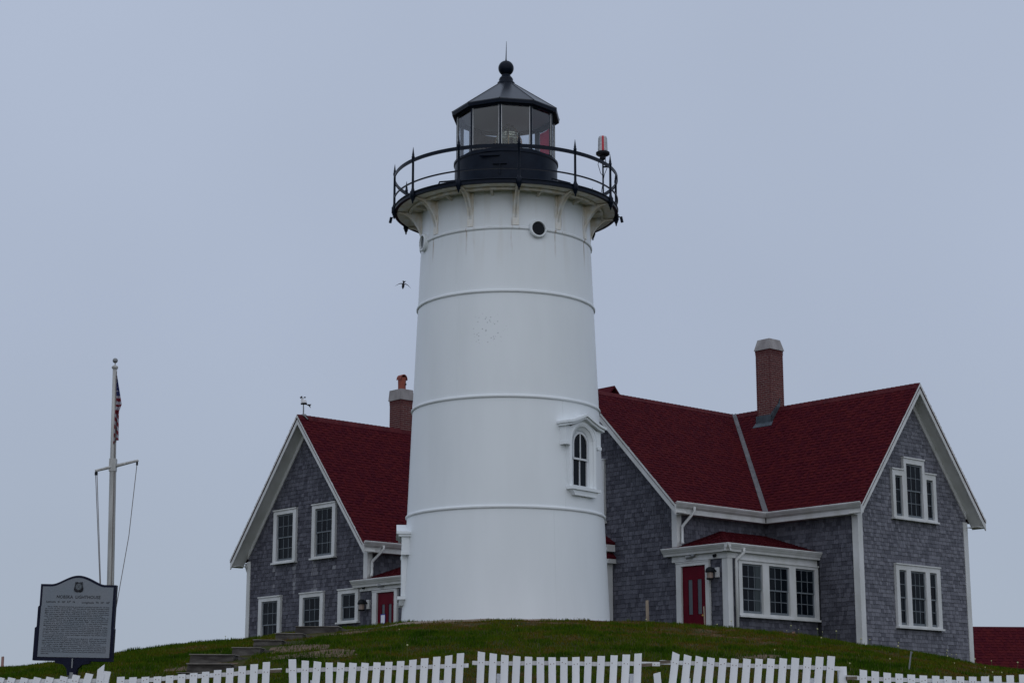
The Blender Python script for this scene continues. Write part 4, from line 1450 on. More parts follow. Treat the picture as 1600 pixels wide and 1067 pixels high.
for a_, b_ in zip(cur[:-1], cur[1:]):
    mb.prism([(a_[0], py - .12, a_[2]), (b_[0], py - .12, b_[2]), (b_[0], py - .12, b_[2] - .025), (a_[0], py - .12, a_[2] - .025)], (0, .24, 0))
pot = mb.build('chimney_pot', 'terracotta', ch2)
mb = MB(); mb.tube([(px + .05, py - .125, pz + .19), (px + .05, py - .145, pz + .19)], .03, 8); mb.build('pot_hole', 'darkpl', ch2)
finish_shingles(h2, 300, [(-2.72, -2.52, Z(4.5), Z(5.5), .9), (-2.85, -2.45, Z(4.6), Z(5.2), .35), (-3.72, -3.55, Z(4.5), Z(5.5), .6), (-4.75, -4.6, Z(4.7), Z(5.45), .35), (-1.62, -1.5, Z(4.7), Z(5.45), .3)])

# weather station on the ridge of the left house
ws = thing('weather_station', 'small white weather station with wind cups on the ridge of the left house', 'weather station')
ws.parent = None
base = Vector((-4.2068, 53.83, 0)) + E1 * -.22 + Vector((-math.cos(A1), math.sin(A1), 0)) * (WC / 2)
ws.location = (base.x, base.y, 9.93)
ws.scale = (.85, .85, .9)
mb = MB(); mb.tube([(0, 0, -.1), (0, 0, .25), (-.01, 0, .42)], [.026, .024, .016], 8); mb.build('mast', 'grey', ws)
mb = MB(); mb.box(-.06, .10, -.05, .05, -.02, .05); mb.prism([(0, -.12, .02), (.16, -.12, -.14), (.20, -.12, -.14), (.04, -.12, .03)], (0, .2, 0)); mb.build('mount', 'grey', ws)
mb = MB()
mb.lathe([(.0, .43), (.10, .44), (.10, .455), (.085, .46), (.09, .475), (.09, .49), (.075, .5), (.08, .51), (.06, .56), (0, .57)], 16, c=(.02, 0, 0))
mb.lathe([(.05, .43), (.05, .60), (0, .62)], 12, c=(-.05, 0, 0)); mb.build('sensor_body', 'whitepl', ws)
mb = MB(); mb.box(-.10, .12, -.06, .06, .39, .43); mb.build('battery_box', 'darkpl', ws)
mb = MB()
for k in range(3):
    a = 2.1 * k + .3
    c_ = (-.05 + .09 * math.cos(a), .09 * math.sin(a), .64)
    mb.tube([(-.05, 0, .62), c_], .006, 5)
    mb.lathe([(.0, -.03), (.028, -.015), (.032, .02)], 8, c=c_)
mb.build('wind_cups', 'darkpl', ws)
mb = MB()
mb.prism([(.12, 0, .40), (.26, 0, .26), (.24, 0, .34), (.28, 0, .40), (.2, 0, .40)], (0, .012, 0))
mb.tube([(.06, 0, .40), (.2, 0, .34)], .008, 5)
mb.build('wind_vane', 'darkpl', ws)

# ------------------------------------------------------------------ far outbuilding at the right
ob = thing('outbuilding', 'low building with a plain red roof beyond the right-hand house', 'building', (17.2, 71.5, .6), R(6))
ho = House(ob, 0)
roof_slope(ho, (-1.4, -2.4, .6), (1, 0, 0), (0, 3.4, 3.35), math.hypot(3.4, 3.35), lambda t: 0, lambda t: 12, expo=.155)
roof_slope(ho, (-1.4, 4.4, .6), (-1, 0, 0), (0, -3.4, 3.35), math.hypot(3.4, 3.35), lambda t: -12, lambda t: 0, tabs=False)
mb = MB(); mb.box(-1.2, 10.4, -2.1, 4.1, -1.5, .75); mb.build('wall', 'shA', ob)
for x in (-1.1, 10.2):
    mb = MB(); mb.prism([(x, -2.1, .75), (x, 4.1, .75), (x, 1.0, 3.8)], (.12, 0, 0)); mb.build('gable', 'shA', ob)
for s in (0, 1):
    mb = MB()
    mb.prism([(-1.44, -2.4, .58), (-1.44, 1.0, 3.93), (-1.44, 1.0, 3.72), (-1.44, -2.4, .37)] if s == 0 else [(-1.44, 4.4, .58), (-1.44, 1.0, 3.93), (-1.44, 1.0, 3.72), (-1.44, 4.4, .37)], (.04, 0, 0))
    mb.build('barge_board', 'trim', ob)

# ------------------------------------------------------------------ flagpole and flag
fp = thing('flagpole', 'pale flagpole with a crossarm and ropes, standing behind the sign', 'flagpole', (-11.19, 52.0, 2.0))
mb = MB()
mb.tube([(0, 0, -.8), (-.07, 0, 2.2), (-.155, 0, 5.6), (-.165, 0, 5.9), (-.235, 0, 8.62)], [.105, .10, .095, .085, .062], 14)
mb.build('pole', 'polemat', fp, smooth=True)
mb = MB(); mb.lathe([(.03, 8.58), (.085, 8.60), (.095, 8.64), (.07, 8.68), (.02, 8.70), (.015, 8.76)], 16, c=(-.236, 0, 0)); mb.build('truck', 'polemat', fp)
mb = MB(); mb.lathe([(.075 * math.sin(t), 8.835 - .075 * math.cos(t)) for t in np.linspace(0, math.pi, 12)], 18, c=(-.237, 0, 0), sharp=False); mb.build('ball', 'grey', fp, smooth=True)
yl, yr = Vector((-.60, -.25, 5.60)), Vector((.50, .25, 5.975))
mb = MB(); mb.tube([yl, (yl + yr) / 2, yr], [.036, .05, .036], 10); mb.build('crossarm', 'polemat', fp)
mb = MB(); mb.box(-.255, -.065, -.105, .105, 5.62, 5.98); mb.build('clamp', 'polemat', fp)
mb = MB()
mb.tube([yl + Vector((.03, 0, -.03)), yl + Vector((.03, 0, -.12))], .045, 8)
mb.tube([yr + Vector((-.03, 0, -.03)), yr + Vector((-.03, 0, -.14))], .03, 8)
mb.build('pulley', 'darkpl', fp)
for pts in ([yl + Vector((.015, 0, -.1)), (-.33, -.1, 2.2), (-.2, 0, .4)], [yl + Vector((.055, 0, -.1)), (-.31, -.1, 2.2), (-.16, 0, .4)], [yr + Vector((-.03, 0, -.1)), (.36, .1, 3.8), (.09, 0, 1.6), (-.02, 0, .4)],
            [(-.17, -.07, 8.5), (-.10, -.09, 5.8), (-.02, -.11, 2.2), (0, -.11, .4)]):
    mb = MB(); mb.tube(pts, .011, 5); mb.build('halyard', 'rope', fp)
# flag hanging limp in folds
fl_me = MB()
nr, ncol = 64, 26
top, bot = 8.38, 6.38
pts = []
for i in range(nr + 1):
    t = i / nr
    z = top - (top - bot) * t
    wd = .045 + .20 * min(1, t / .42) if t < .42 else .245 - .085 * min(1, (t - .42) / .1) + (.04 * (t - .52) if t > .52 else 0)
    row = []
    for j in range(ncol + 1):
        s = j / ncol
        x = s * wd * .82
        y = -.03 + .05 * math.sin(s * 11 + t * 2.2) * (0.4 + t)
        dz = -.16 * s * (t > .9) * (t - .9) * 10 * -.5 + (.10 * s * (t - .5) if t > .5 else 0)
        row.append((x - .002 * t, y, z + dz))
    pts.append(row)
for i in range(nr):
    for j in range(ncol):
        t, s = (i + .5) / nr, (j + .5) / ncol
        if t < .29:
            star = (int(t * 46) % 3 == 1 and int(s * 7 + t * 20) % 3 == 1)
            mi = 1 if star else 2
        elif t < .50:
            mi = 0 if int((t - .29) / .042) % 2 else 1
        elif t < .56: mi = 0
        else: mi = 0 if int((t - s * .16 + 1) / .062) % 2 else 1
        fl_me.add([pts[i][j], pts[i][j + 1], pts[i + 1][j + 1], pts[i + 1][j]], [(0, 1, 2, 3)], mi)
fl = fl_me.build('flag', ['redcloth', 'whitecloth', 'bluecloth'], None, (-11.37, 51.98, 2.0), smooth=False)
so = fl.modifiers.new('cloth_thickness', 'SOLIDIFY'); so.thickness = .006
tag(fl, 'limp flag of red and white stripes with blue canton hanging on the flagpole', 'flag')

# ------------------------------------------------------------------ information sign
sg = thing('information_sign', 'grey lettered plaque in a dark arched frame on a post behind the fence', 'sign', (-6.005, 25.5, 0.0))
sg.rotation_euler = (0, R(1.2), R(-3))
sg.scale = (.945, 1, .985)
SZ = 1.196      # height of the panel's lower edge
k_ = .001468
def outline(ex, b0, steps):
    """plaque outline in (x, z), ex = margin"""
    right = [(.545 + ex, -b0), (.545 + ex, .40), (.535 + ex, .42), (.535 + ex, .985 + ex)]
    archp = []
    for t in np.linspace(-1, 1, 25):
        x = .385 * t
        a = .985 + ex + .125 * (.5 + .5 * math.cos(math.pi * t)) ** .8
        archp.append((-x, a))
    left = [(-.53 - ex, .985 + ex), (-.53 - ex, .71), (-.55 - ex, .69), (-.55 - ex, .42), (-.575 - ex, .40), (-.575 - ex, -b0)]
    return right + archp + left
fr = outline(.022, .045, True)
mb = MB()
mb.xz(fr, -.018, .075)
mb.build('frame', 'signframe', sg, (0, 0, SZ))
pn = [(max(-.525, min(.525, x)), z) for x, z in outline(-.012, -.005, True)]
mb = MB()
mb.xz(pn, -.026, -.0181)
panel = mb.build('panel', 'signpanel', sg, (0, 0, SZ))
mb = MB()
mb.xz([(-.26, -.046), (.24, -.046), (.24, -.075), (.13, -.095), (.07, -.15), (.055, -.24), (-.075, -.24), (-.085, -.15), (-.14, -.095), (-.26, -.075)], -.03, .06)
mb.build('bracket', 'signframe', sg, (0, 0, SZ))
mb = MB(); mb.tube([(-.01, .012, SZ - .2), (-.01, .012, -.9)], .05, 12); mb.build('post', 'grey', sg)
mb = MB(); mb.box(-.012, .004, -.045, -.031, SZ - .14, SZ - .01); mb.build('bolt', 'grey', sg)

def text(body, size, x, z, parent, align='LEFT', width=None, bold=0.0, name='lettering'):
    cu = bpy.data.curves.new('t', 'FONT')
    cu.body = body
    cu.size = size
    cu.align_x = align
    cu.resolution_u = 2
    cu.offset = bold
    o = bpy.data.objects.new('t', cu)
    col.objects.link(o)
    bpy.context.view_layer.update()
    dg = bpy.context.evaluated_depsgraph_get()
    me = bpy.data.meshes.new_from_object(o.evaluated_get(dg))
    bpy.data.objects.remove(o)
    n = len(me.vertices)
    co = np.zeros(n * 3); me.vertices.foreach_get('co', co); co = co.reshape(-1, 3)
    if width and n:
        w0 = co[:, 0].max() - co[:, 0].min()
        co[:, 0] *= width / w0
    co = np.stack([co[:, 0], co[:, 2] * 0, co[:, 1]], -1)
    me.vertices.foreach_set('co', co.ravel()); me.update()
    me.materials.clear(); me.materials.append(M['ink'])
    return link(name, me, parent, (x, -.0275, z))
zz = lambda zu: (815 - zu) * k_
text('NOBSKA  LIGHTHOUSE', .062, .018, zz(262), panel, 'CENTER', .645, .0010, 'title')
text("Latitude  41  30'  57\"  N", .036, -.455, zz(303), panel, 'LEFT', .42, .0006)
text("Longitude  70  39'  18\"", .036, .07, zz(306), panel, 'LEFT', .41, .0006)
BODY = [
 (1, "Since 1828, Nobska Light has provided a guiding beacon for 'all that"), (0, "do work on the sea in ships'.  87 feet above the level, Nobska's flash"),
 (0, "lights are visible a distance 17 miles out to sea.  The 40,000 candlepower"), (0, "light over a wide area, flash magnified by a fourth order Fresnel lens."),
 (0, "The red sector visible on the west side of the harbor warns ships away"), (2, "away from Hedge Fence and L'Hommedieu Shoals south of the Cape."),
 (1, "The present tower is 40 feet high and was constructed in 1876.  It"), (0, "was built to replace the original 'Dwelling' light, a stone cottage with"),
 (0, "a light tower on top which had stood since 1828.  The present tower"), (0, "is made of a cast iron shell lined with brick.  It was built in Chelsea,"),
 (2, "Massachusetts and transported to Cape Cod in four sections."),
 (1, "The first half of the existing keeper's house was also built in 1876."), (0, "Originally smaller, with narrow porch, it had a passage leading to the"),
 (0, "tower; attached in 1907 was a second assistant keeper's house, added"), (0, "in 1907.  Over the years, radio beacons, sirens, whistles and foghorns have"),
 (0, "come and gone and the color and shape changed to the classic Coast"), (3, "Guard bright white and red."),
 (1, "Nobska Light became part of the Coast Guard in 1939, when the U.S."), (0, "Light House Service merged with the Coast Guard.  Despite the change"),
 (0, "the majority of the light keepers civilians until Mr. Charles retired in"), (2, "1973; when active duty Coast Guard keepers took up the duty."),
 (1, "In 1985, Nobska Light was automated.  The two keepers houses were"), (0, "joined and became the quarters for Commander Coast Guard Group Woods"),
 (0, "Hole and his family.  The house has since served the families and"), (0, "Island from Plymouth, Massachusetts to the Rhode Island/Connecticut"), (4, "State line."),
]
for i, (ind, ln) in enumerate(BODY):
    zu = 343 + i * 17.55
    left = -.462 - .00075 * (i) + (.035 if ind == 1 else 0)
    wd = {0: .945, 1: .91, 2: .86, 3: .36, 4: .12}[ind]
    text(ln, .0235, left, zz(zu + 3), panel, 'LEFT', wd, .0003)
# emblem: shield disc over crossed anchors
em = MB()
cx_, cz_ = .012, zz(150)
def disc(r, y, n=28): return [(cx_ + r * math.cos(2 * math.pi * k / n), y, cz_ + r * math.sin(2 * math.pi * k / n)) for k in range(n)]
for s in (-1, 1):
    d_ = Vector((s * .62, 0, .78)).normalized()
    p0, p1 = Vector((cx_, -.031, cz_)) - d_ * .075, Vector((cx_, -.031, cz_)) + d_ * .082
    em.tube([p0, p1], .006, 6)
    q = Vector((d_.z, 0, -d_.x))
    em.tube([p1 - d_ * .016 - q * .022, p1 - d_ * .016 + q * .022], .006, 6)
    fl_ = [p0 + d_ * .03 - q * .042, p0 + d_ * .004 - q * .026, p0 - d_ * .006, p0 + d_ * .004 + q * .026, p0 + d_ * .03 + q * .042]
    em.tube(fl_, .006, 6)
em.tube(disc(.054, -.033), .006, 6, closed=True)
em.tube([(cx_ + .062 * math.cos(t), -.033, cz_ - .004 + .062 * math.sin(t)) for t in np.linspace(math.pi * 1.08, math.pi * 1.92, 10)], .007, 6)
em.build('emblem', 'ink', panel)
mb = MB(); mb.prism(disc(.044, -.036), (0, .008, 0)); mb.build('emblem_shield', 'emblem', panel)

# ------------------------------------------------------------------ picket fence
FY = 24.0
SECT = {
1: [(-6.71, .862, .29, -.1), (-6.546, 0.86, 0.29, -0.1), (-6.404, 0.855, 0.29, -0.1), (-6.241, 0.853, 0.29, -0.1), (-6.075, 0.86, 0.29, -0.1), (-5.914, 0.863, 0.29, -0.1), (-5.737, 0.873, 0.29, -0.1), (-5.579, 0.89, 0.29, -0.1), (-5.414, 0.909, 0.29, -0.1), (-5.263, 1.001, 0.07, -0.32), (-5.19, 0.938, 0.2, -0.1)],
2: [(-5.01, 0.868, 0.02, -0.07), (-4.854, 0.863, 0.02, -0.07), (-4.696, 0.868, 0.02, -0.07), (-4.54, 0.873, 0.02, -0.07), (-4.385, 0.885, 0.02, -0.07), (-4.231, 0.902, 0.02, -0.07), (-4.079, 0.916, 0.02, -0.07), (-3.926, 0.932, 0.02, -0.07), (-3.772, 0.954, 0.02, -0.07), (-3.616, 0.978, 0.02, -0.07), (-3.459, 1.003, 0.02, -0.07), (-3.307, 1.028, 0.02, -0.07), (-3.151, 1.055, 0.02, -0.07)],
3: [(-2.82, 1.09, -0.05, 0.03), (-2.653, 1.073, 0.01, 0.05), (-2.494, 1.06, 0.07, 0.07), (-2.345, 1.048, -0.01, 0.03), (-2.193, 1.047, 0.06, 0.03), (-2.039, 1.044, 0.06, 0.03), (-1.884, 1.044, 0.07, 0.02), (-1.73, 1.05, 0.07, -0.02), (-1.579, 1.057, 0.06, -0.05), (-1.427, 1.067, 0.06, -0.08), (-1.27, 1.084, 0.05, -0.14), (-1.12, 1.102, 0.05, -0.1), (-0.964, 1.122, 0.05, -0.1), (-0.811, 1.138, 0.05, -0.2), (-0.66, 1.166, 0.05, -0.12)],
4: [(-0.392, 1.183, 0.04, 0.12), (-0.24, 1.162, 0.04, 0.09), (-0.091, 1.143, 0.03, 0.07), (0.062, 1.13, 0.05, 0.06), (0.213, 1.122, 0.03, 0.02), (0.365, 1.116, 0, 0.01), (0.515, 1.115, 0, 0.01), (0.667, 1.115, 0.01, 0), (0.82, 1.118, 0.01, -0.03), (0.981, 1.123, 0.05, -0.03), (1.147, 1.132, 0.06, -0.04), (1.312, 1.14, 0.06, -0.04), (1.469, 1.15, 0.07, -0.06), (1.621, 1.163, 0.05, -0.1), (1.857, 0.918, -0.07, -0.2)],
5: [(2.108, 1.168, 0.14, 0.28), (2.258, 1.14, 0.13, 0.14), (2.407, 1.123, 0.13, 0.14), (2.556, 1.109, 0.12, 0.05), (2.711, 1.101, 0.11, 0.03), (2.863, 1.096, 0.11, 0.02), (3.018, 1.095, 0.11, 0.01), (3.174, 1.095, 0.11, 0.01), (3.328, 1.098, 0.11, 0), (3.484, 1.101, 0.11, 0), (3.639, 1.106, 0.11, -0.01), (3.798, 1.113, 0.11, -0.02), (3.953, 1.121, 0.11, -0.03), (4.101, 1.129, 0.11, -0.03)],
6: [(4.506, 0.955, 0.04, 0.08), (4.656, 0.938, 0.03, 0.09), (4.81, 0.92, 0.03, 0.06), (4.962, 0.908, 0.02, 0.06), (5.116, 0.897, 0.02, 0.03), (5.271, 0.886, 0.02, 0.03), (5.428, 0.88, 0.02, 0.02), (5.583, 0.874, 0.02, 0.01), (5.742, 0.872, 0.02, 0), (5.901, 0.87, 0.02, 0), (6.06, 0.874, 0.02, -0.01), (6.222, 0.878, 0.02, -0.02), (6.383, 0.888, 0.02, -0.03), (6.546, 0.897, 0.02, -0.03), (6.709, 0.91, 0.02, -0.03)],
}
RAILS = {1: [(-6.80, .795), (-5.17, .819)], 2: [(-5.02, .805), (-2.958, .952)], 3: [(-2.9, .948), (-.559, 1.013)], 4: [(-.51, 1.046), (1.899, 1.029)], 5: [(1.9, 1.054), (4.208, .973)], 6: [(4.286, .863), (6.76, .746)]}
FLAB = {1: 'white picket fence section leaning right in front of the sign, its last picket broken', 2: 'white picket fence section climbing to the right below the timber stairs',
        3: 'white picket fence section with dipped top, left of the one before the tower', 4: 'white picket fence section with dipped top before the tower, one low picket at right',
        5: 'white picket fence section tilted to the right below the porch', 6: 'low white picket fence section at the far right, beyond the square post'}
SECT[1] = [(-6.71 - .163 * i, .862 + .004 * i, .29 - .02 * i, -.05) for i in range(9, 0, -1)] + SECT[1]
SECT[6] = SECT[6] + [(6.709 + .158 * i, .91 + .012 * i, .02, -.04) for i in range(1, 6)]
RAILS[1][0] = (-8.25, .79)
RAILS[6][1] = (7.6, .72)
for k, L in SECT.items():
    x0 = L[0][0]
    g0 = float(H(x0, FY))
    t = thing('picket_fence', FLAB[k], 'fence', (x0, FY, g0), 0, 'picket fence sections along the bank')
    for (x, z, lean, cut) in L:
        h = z - float(H(x, FY)) + .06
        w = .047 + random.uniform(-.0015, .0015)
        mb = MB()
        b = -h
        if (x, z) == (-5.263, 1.001):
            poly = [(-w, b), (w, b), (w, -.09), (w - .012, -.085), (w - .012, .028), (-w, -.045)]
        else:
            poly = [(-w, b), (w, b), (w, -cut * w), (-w, cut * w)]
        mb.xz(poly, -.010, .010)
        zr_ = np.interp(x, [RAILS[k][0][0], RAILS[k][1][0]], [RAILS[k][0][1], RAILS[k][1][1]]) - z
        for nx in (-.022, .02):
            if random.random() < .8:
                nz_ = zr_ + random.uniform(-.012, .012); mb.box(nx - .005, nx + .005, -.0125, -.0101, nz_ - .005, nz_ + .005, 1)
        o = mb.build('picket', ['picket', 'nail'], t, (x - x0, random.uniform(-.004, .004), z - g0))
        o.rotation_euler = (random.uniform(-.015, .015), math.atan(lean), random.uniform(-.06, .06))
    (a, za), (b, zb_) = RAILS[k]
    for dz in (0, -.52):
        mb = MB()
        n = 6
        pts = [(a + (b - a) * i / n - x0, .032, za + (zb_ - za) * i / n + dz - g0 + (0 if i in (0, n) else random.uniform(-.006, .006))) for i in range(n + 1)]
        for p, q in zip(pts[:-1], pts[1:]):
            mb.add([(p[0], .012, p[2] - .026), (q[0], .012, q[2] - .026), (q[0], .052, q[2] - .026), (p[0], .052, p[2] - .026), (p[0], .012, p[2] + .026), (q[0], .012, q[2] + .026), (q[0], .052, q[2] + .026), (p[0], .052, p[2] + .026)],
                   [(0, 3, 2, 1), (4, 5, 6, 7), (0, 1, 5, 4), (1, 2, 6, 5), (2, 3, 7, 6), (3, 0, 4, 7)])
        mb.build('rail', 'railwood' if dz == 0 else 'picket', t)
        if dz == 0 and k in (2, 4, 5, 6):      # split, bare ends where paint and wood have gone
            xe_, ze_, sg_ = {2: (b, zb_, -1), 4: (b, zb_, -1), 5: (a, za, 1), 6: (a, za, 1)}[k]
            xe_ += {4: -.10}.get(k, 0)
            mb = MB()
            xs_ = sorted((xe_, xe_ + sg_ * random.uniform(.10, .15)))
            zc_ = ze_ - g0 + (-.012 if k != 5 else .0)
            mb.add([(xs_[0] - x0, .009, zc_ - .022), (xs_[1] - x0, .009, zc_ - .014), (xs_[1] - x0, .056, zc_ - .014), (xs_[0] - x0, .056, zc_ - .024), (xs_[0] - x0, .009, zc_ + .020), (xs_[1] - x0, .009, zc_ + .024), (xs_[1] - x0, .056, zc_ + .022), (xs_[0] - x0, .056, zc_ + .018)],
                   [(0, 3, 2, 1), (4, 5, 6, 7), (0, 1, 5, 4), (1, 2, 6, 5), (2, 3, 7, 6), (3, 0, 4, 7)])
            mb.build('rail_split', 'rawend', t)
    if k == 4:
        pass
    for xp in ((a + .35), (b - .35)):
        mb = MB(); zg = float(H(xp, FY + .1)); mb.box(xp - x0 - .04, xp - x0 + .04, .056, .136, zg - g0 - .1, min(za, zb_) - g0 - .12); mb.build('post', 'picket', t)
    if k == 5:
        mb = MB(); xp = 4.25; mb.box(xp - x0 - .051, xp - x0 + .051, .054, .156, float(H(xp, FY)) - g0 - .1, 1.0 - g0); mb.build('post', 'picket', t)

# ------------------------------------------------------------------ timber stairs
stz = thing('timber_stairs', 'grey weathered timber steps climbing the grass bank to the right', 'stairs', (-5.5, 31.0, float(H(-5.5, 31.0))))
so_ = stz.location
STEP = [(-5.26, -4.62, 29.6, 1.128, -4.3), (-5.27, -4.62, 30.5, 1.302, -4.35), (-5.42, -4.72, 31.6, 1.503, -4.35), (-4.92, -4.46, 33.0, 1.692, -4.14), (-4.74, -4.26, 34.4, 1.904, -3.70), (-4.58, -4.09, 36.3, 2.132, -3.40), (-4.39, -3.55, 38.0, 2.375, -3.30)]
for i, (xa, xb, y, z, xc) in enumerate(STEP):
    mb = MB()
    sk = .10
    hgt = .235
    pl_ = [(xa - .05, y), (xb, y + .05), (xb + .06, y + 1.5), (xa + .02, y + 1.45)]
    vs = [(p[0] - so_.x, p[1] - so_.y, z - hgt - so_.z) for p in pl_] + [(p[0] - so_.x + (.03 if j in (0, 3) else 0), p[1] - so_.y + (.02 if j < 2 else 0), z - so_.z + random.uniform(-.008, .008)) for j, p in enumerate(pl_)]
    mb.add(vs, [(0, 3, 2, 1), (4, 5, 6, 7), (0, 1, 5, 4), (1, 2, 6, 5), (2, 3, 7, 6), (3, 0, 4, 7)])
    mb.build('step', 'wood', stz)
    mb = MB()       # worn pale edge of the tread
    tp = [(xa - .04, y - .015), (xb + .01, y + .04), (xb + .04, y + .50), (xa + .01, y + .46)]
    v3 = [(p[0] - so_.x, p[1] - so_.y, z + .003 - so_.z) for p in tp] + [(p[0] - so_.x, p[1] - so_.y, z + .018 - so_.z + random.uniform(-.006, .006)) for p in tp]
    mb.add(v3, [(0, 3, 2, 1), (4, 5, 6, 7), (0, 1, 5, 4), (1, 2, 6, 5), (2, 3, 7, 6), (3, 0, 4, 7)])
    mb.build('tread', 'treadwood', stz)
    mb = MB()       # cheek timber running back on the right
    vs = [(xb + .072, y + .10), (xc, y + .22), (xc + .05, y + 1.4), (xb + .09, y + 1.4)]
    v3 = [(p[0] - so_.x, p[1] - so_.y, z - hgt - .05 - so_.z) for p in vs] + [(p[0] - so_.x, p[1] - so_.y, z - .015 - .06 * (j in (1, 2)) - so_.z) for j, p in enumerate(vs)]
    mb.add(v3, [(0, 3, 2, 1), (4, 5, 6, 7), (0, 1, 5, 4), (1, 2, 6, 5), (2, 3, 7, 6), (3, 0, 4, 7)])
    mb.build('cheek_timber', 'wood', stz)

# ------------------------------------------------------------------ stakes, hatch
def stake(name, label, x, y, h, r, m, lean=0., sq=True):
    mb = MB()
    z = float(H(x, y))
    if sq: mb.add([(-r, -r, -.2), (r, -r, -.2), (r, r, -.2), (-r, r, -.2), (-r * .9, -r, h), (r * .9, -r, h + .01), (r * .9, r, h), (-r * .9, r, h - .012)], [(0, 3, 2, 1), (4, 5, 6, 7), (0, 1, 5, 4), (1, 2, 6, 5), (2, 3, 7, 6), (3, 0, 4, 7)])
    else: mb.tube([(0, 0, -.2), (0, 0, h * .8), (.01, 0, h)], [r, r, r * 1.6], 8)
    o = mb.build(name, m, None, (x, y, z))
    o.rotation_euler = (0, lean, 0)
    tag(o, label, 'stake', 'stakes in the turf')
    return o
stake('wooden_stake', 'tall pale wooden stake before the shingled gable, beside the tower', 2.98, 40.9, .56, .035, 'stake', -.01)
stake('wooden_stake', 'thin wooden stake standing in front of the red porch door', 4.23, 40.8, .50, .014, 'stake', -.04)
stake('wooden_stake', 'short stake stub in the turf under the porch windows', 6.22, 41.2, .17, .03, 'pinkstake', .04)
stake('wooden_stake', 'pinkish post standing at the far left edge of the hill', -10.98, 40.3, .30, .026, 'pinkstake', 0)
stake('metal_stake', 'grey metal stake leaning right behind the low fence section', 6.62, 31.2, .30, .014, 'grey', .16, False)
mb = MB()
mb.prism([(0, 0, 0), (.9, .55, 0), (.75, .95, 0), (-.15, .4, 0)], (0, 0, .10))
hz = float(H(5.1, 40.4))
o = mb.build('cellar_hatch', 'foundation', None, (5.02, 40.9, hz - .03))
tag(o, 'low grey-blue hatch lid at the foot of the porch wall', 'hatch')

# ------------------------------------------------------------------ bird
def bird():
    mb = MB()
    # body, one closed mesh: head points down-left towards the viewer, tail up
    prof = [(0, -.085), (.012, -.075), (.022, -.05), (.030, -.02), (.028, .02), (.020, .05), (.012, .065)]
    mb.lathe(prof, 12, sharp=False)
    mb.add([(-.012, -.006, .055), (.012, -.006, .055), (.055, .0, .105), (.02, .004, .098), (-.004, .004, .105), (-.030, 0, .098), (-.012, .008, .055), (.012, .008, .055)],
           [(0, 1, 2, 3), (0, 3, 4, 5), (6, 5, 4, 3), (6, 3, 2, 7), (0, 5, 6), (1, 7, 2)])
    for s in (-1, 1):
        top = [(.0, .035), (.05, .048), (.095, .030), (.14, -.005), (.185, -.045)]
        ch_ = [.045, .036, .028, .018, .004]
        vs = []
        for (x, z), c_ in zip(top, ch_):
            vs += [(s * x, -.004, z), (s * x, -.004, z - c_ * .55), (s * x, .004 + c_, z - c_ * .25)]
        fs = []
        for i in range(4):
            for a, b in ((0, 1), (1, 2), (2, 0)):
                fs.append((i * 3 + a, i * 3 + b, (i + 1) * 3 + b, (i + 1) * 3 + a))
        fs += [(0, 2, 1), (12, 13, 14)]
        mb.add(vs, fs)
    return mb.build('bird', 'bird', None, (-2.432, 40.0, 10.05), smooth=False)
b_ = bird()
b_.rotation_euler = (R(15), R(8), 0)
tag(b_, 'small dark bird with drooping wings flying left of the tower', 'bird')

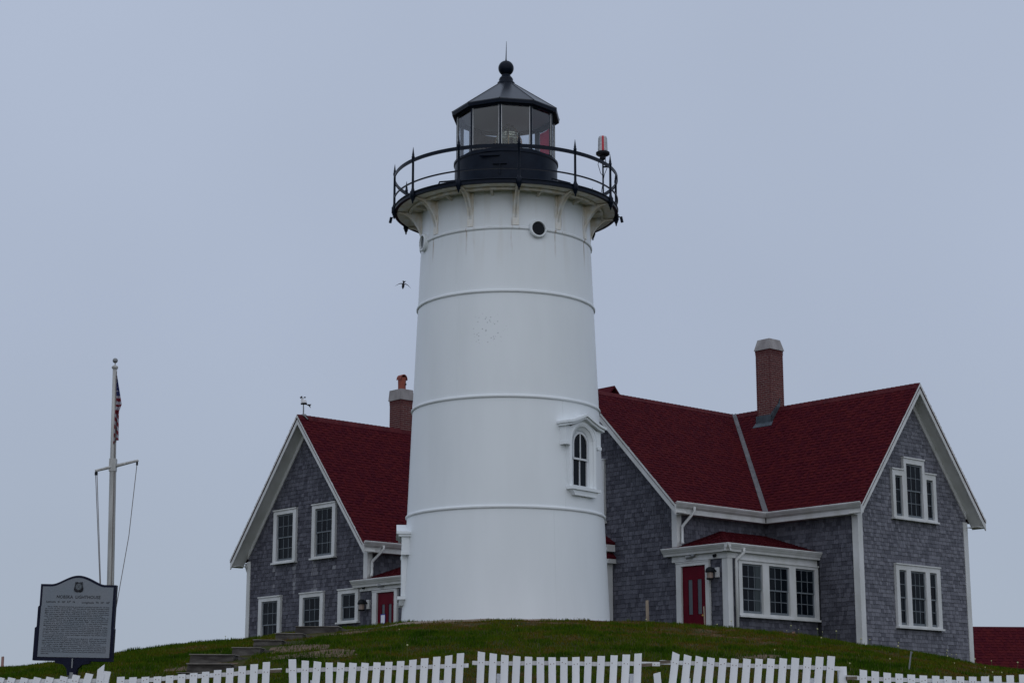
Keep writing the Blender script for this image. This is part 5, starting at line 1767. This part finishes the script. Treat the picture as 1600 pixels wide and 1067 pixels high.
# ------------------------------------------------------------------ grass and dandelions
def build_grass(n=420000):
    y = 22.6 + (44 - 22.6) * rng.random(n) ** .85
    x = (rng.random(n) * 2 - 1) * (.285 * y + 3.0)
    p = path_d(x, y)
    keep = p > 1.0 + .5 * (vnoise(x, y, 2.2, 9) - .5)
    keep &= np.hypot(x - TX, y - TY) > 2.55
    for (a, b, c, d) in DIRT:
        q = ((x - a) / c) ** 2 + ((y - b) / d) ** 2
        keep &= (q > .30 + 1.1 * (vnoise(x, y, 2.6, 12) - .35)) | (rng.random(n) < .30)
    for (xa, xb, ys, z, xc) in STEP:
        keep &= ~((x > xa - .05) & (x < xb + .08) & (y > ys - .10) & (y < ys + 1.45))
        keep &= ~((x > xb) & (x < xc - .1) & (y > ys + .05) & (y < ys + 1.4))
    x, y = x[keep], y[keep]
    n = len(x)
    z = H(x, y)
    big = vnoise(x, y, .45, 21)
    mid = vnoise(x, y, 1.5, 22)
    fine = vnoise(x, y, 4.2, 23)
    tiny = vnoise(x, y, 11.0, 24)
    patch = .30 * big + .42 * mid + .38 * fine + .18 * tiny - .115
    patch = patch - .19 * np.exp(-((x - .8) / 3.6) ** 2 - ((y - 39) / 3.2) ** 2) - .05 * np.exp(-((y - 25) / 3.5) ** 2)
    lush = np.clip((patch - .22) * 2.0, 0, 1)
    h = (.010 + .048 * lush + .016 * rng.random(n)) * (.7 + .6 * rng.random(n)) * (1 + 1.2 * (rng.random(n) < .015)) * (1 + .7 * np.clip((fine * .6 + tiny * .4 - .66) * 8, 0, 1))
    h = np.minimum(h, .085)
    a = rng.random(n) * 2 * np.pi
    w = .006 + .006 * rng.random(n)
    le = .6 * h * rng.random(n)
    b = rng.random(n) * 2 * np.pi
    V = np.zeros((n, 3, 3))
    V[:, 0] = np.stack([x - w * np.cos(a), y - w * np.sin(a), z - .01], -1)
    V[:, 1] = np.stack([x + w * np.cos(a), y + w * np.sin(a), z - .01], -1)
    V[:, 2] = np.stack([x + le * np.cos(b), y + le * np.sin(b), z + h], -1)
    me = bpy.data.meshes.new('grass')
    me.vertices.add(n * 3); me.vertices.foreach_set('co', V.ravel())
    me.loops.add(n * 3); me.loops.foreach_set('vertex_index', np.arange(n * 3, dtype=np.int32))
    me.polygons.add(n); me.polygons.foreach_set('loop_start', np.arange(0, n * 3, 3, dtype=np.int32))
    me.update(calc_edges=True)
    stops = np.array([.10, .26, .36, .46, .58, .74, .95])
    cols = np.array([[.135, .095, .070], [.078, .048, .018], [.056, .042, .008], [.048, .052, .004], [.034, .060, .003], [.018, .046, .0015], [.009, .028, .001]])
    pv = patch + .07 * (rng.random(n) - .5)
    c = np.stack([np.interp(pv, stops, cols[:, i]) for i in range(3)], -1) * (.75 + .5 * rng.random(n))[:, None] * np.array([1.5, 1.35, 1.3])
    sp = rng.random(n) < .012
    c[sp] = np.array([.12, .10, .05])
    C4 = np.ones((n, 3, 4)); C4[:, :, :3] = c[:, None, :]
    at = me.attributes.new('tint', 'FLOAT_COLOR', 'POINT')
    at.data.foreach_set('color', C4.ravel())
    me.materials.append(M['grass'])
    o = link('grass', me, kind='stuff')
    tag(o, 'short patchy green and straw-coloured turf covering the bank', 'grass')
build_grass()

dmb = MB()
dmb.tube([(0, 0, -.02), (.006, 0, .12), (0, 0, .20)], .0035, 4)
dme = dmb.build('dandelion_tmp', 'stem')
stem_me = dme.data; bpy.data.objects.remove(dme)
hmb = MB(); hmb.lathe([(.016 * math.sin(t), .215 - .016 * math.cos(t)) for t in np.linspace(0, math.pi, 5)], 6, sharp=False)
hm = hmb.build('head_tmp', 'dandelion', smooth=True); head_me = hm.data; bpy.data.objects.remove(hm)
dr = random.Random(3)
DND = [(dr.uniform(-6, 10.5), dr.uniform(28, 39.5)) for _ in range(16)] + [(dr.uniform(3.5, 10), dr.uniform(29, 39)) for _ in range(26)]
for x, y in DND:
    if in_path(x, y): continue
    t = thing('dandelion', 'small pale dandelion head on a thin stalk in the turf', 'flower', (x, y, float(H(x, y))), dr.uniform(0, 6), 'dandelions in the turf')
    s = dr.uniform(.6, 1.15)
    t.scale = (s, s, s)
    link('stem', stem_me, t)
    link('head', head_me, t)
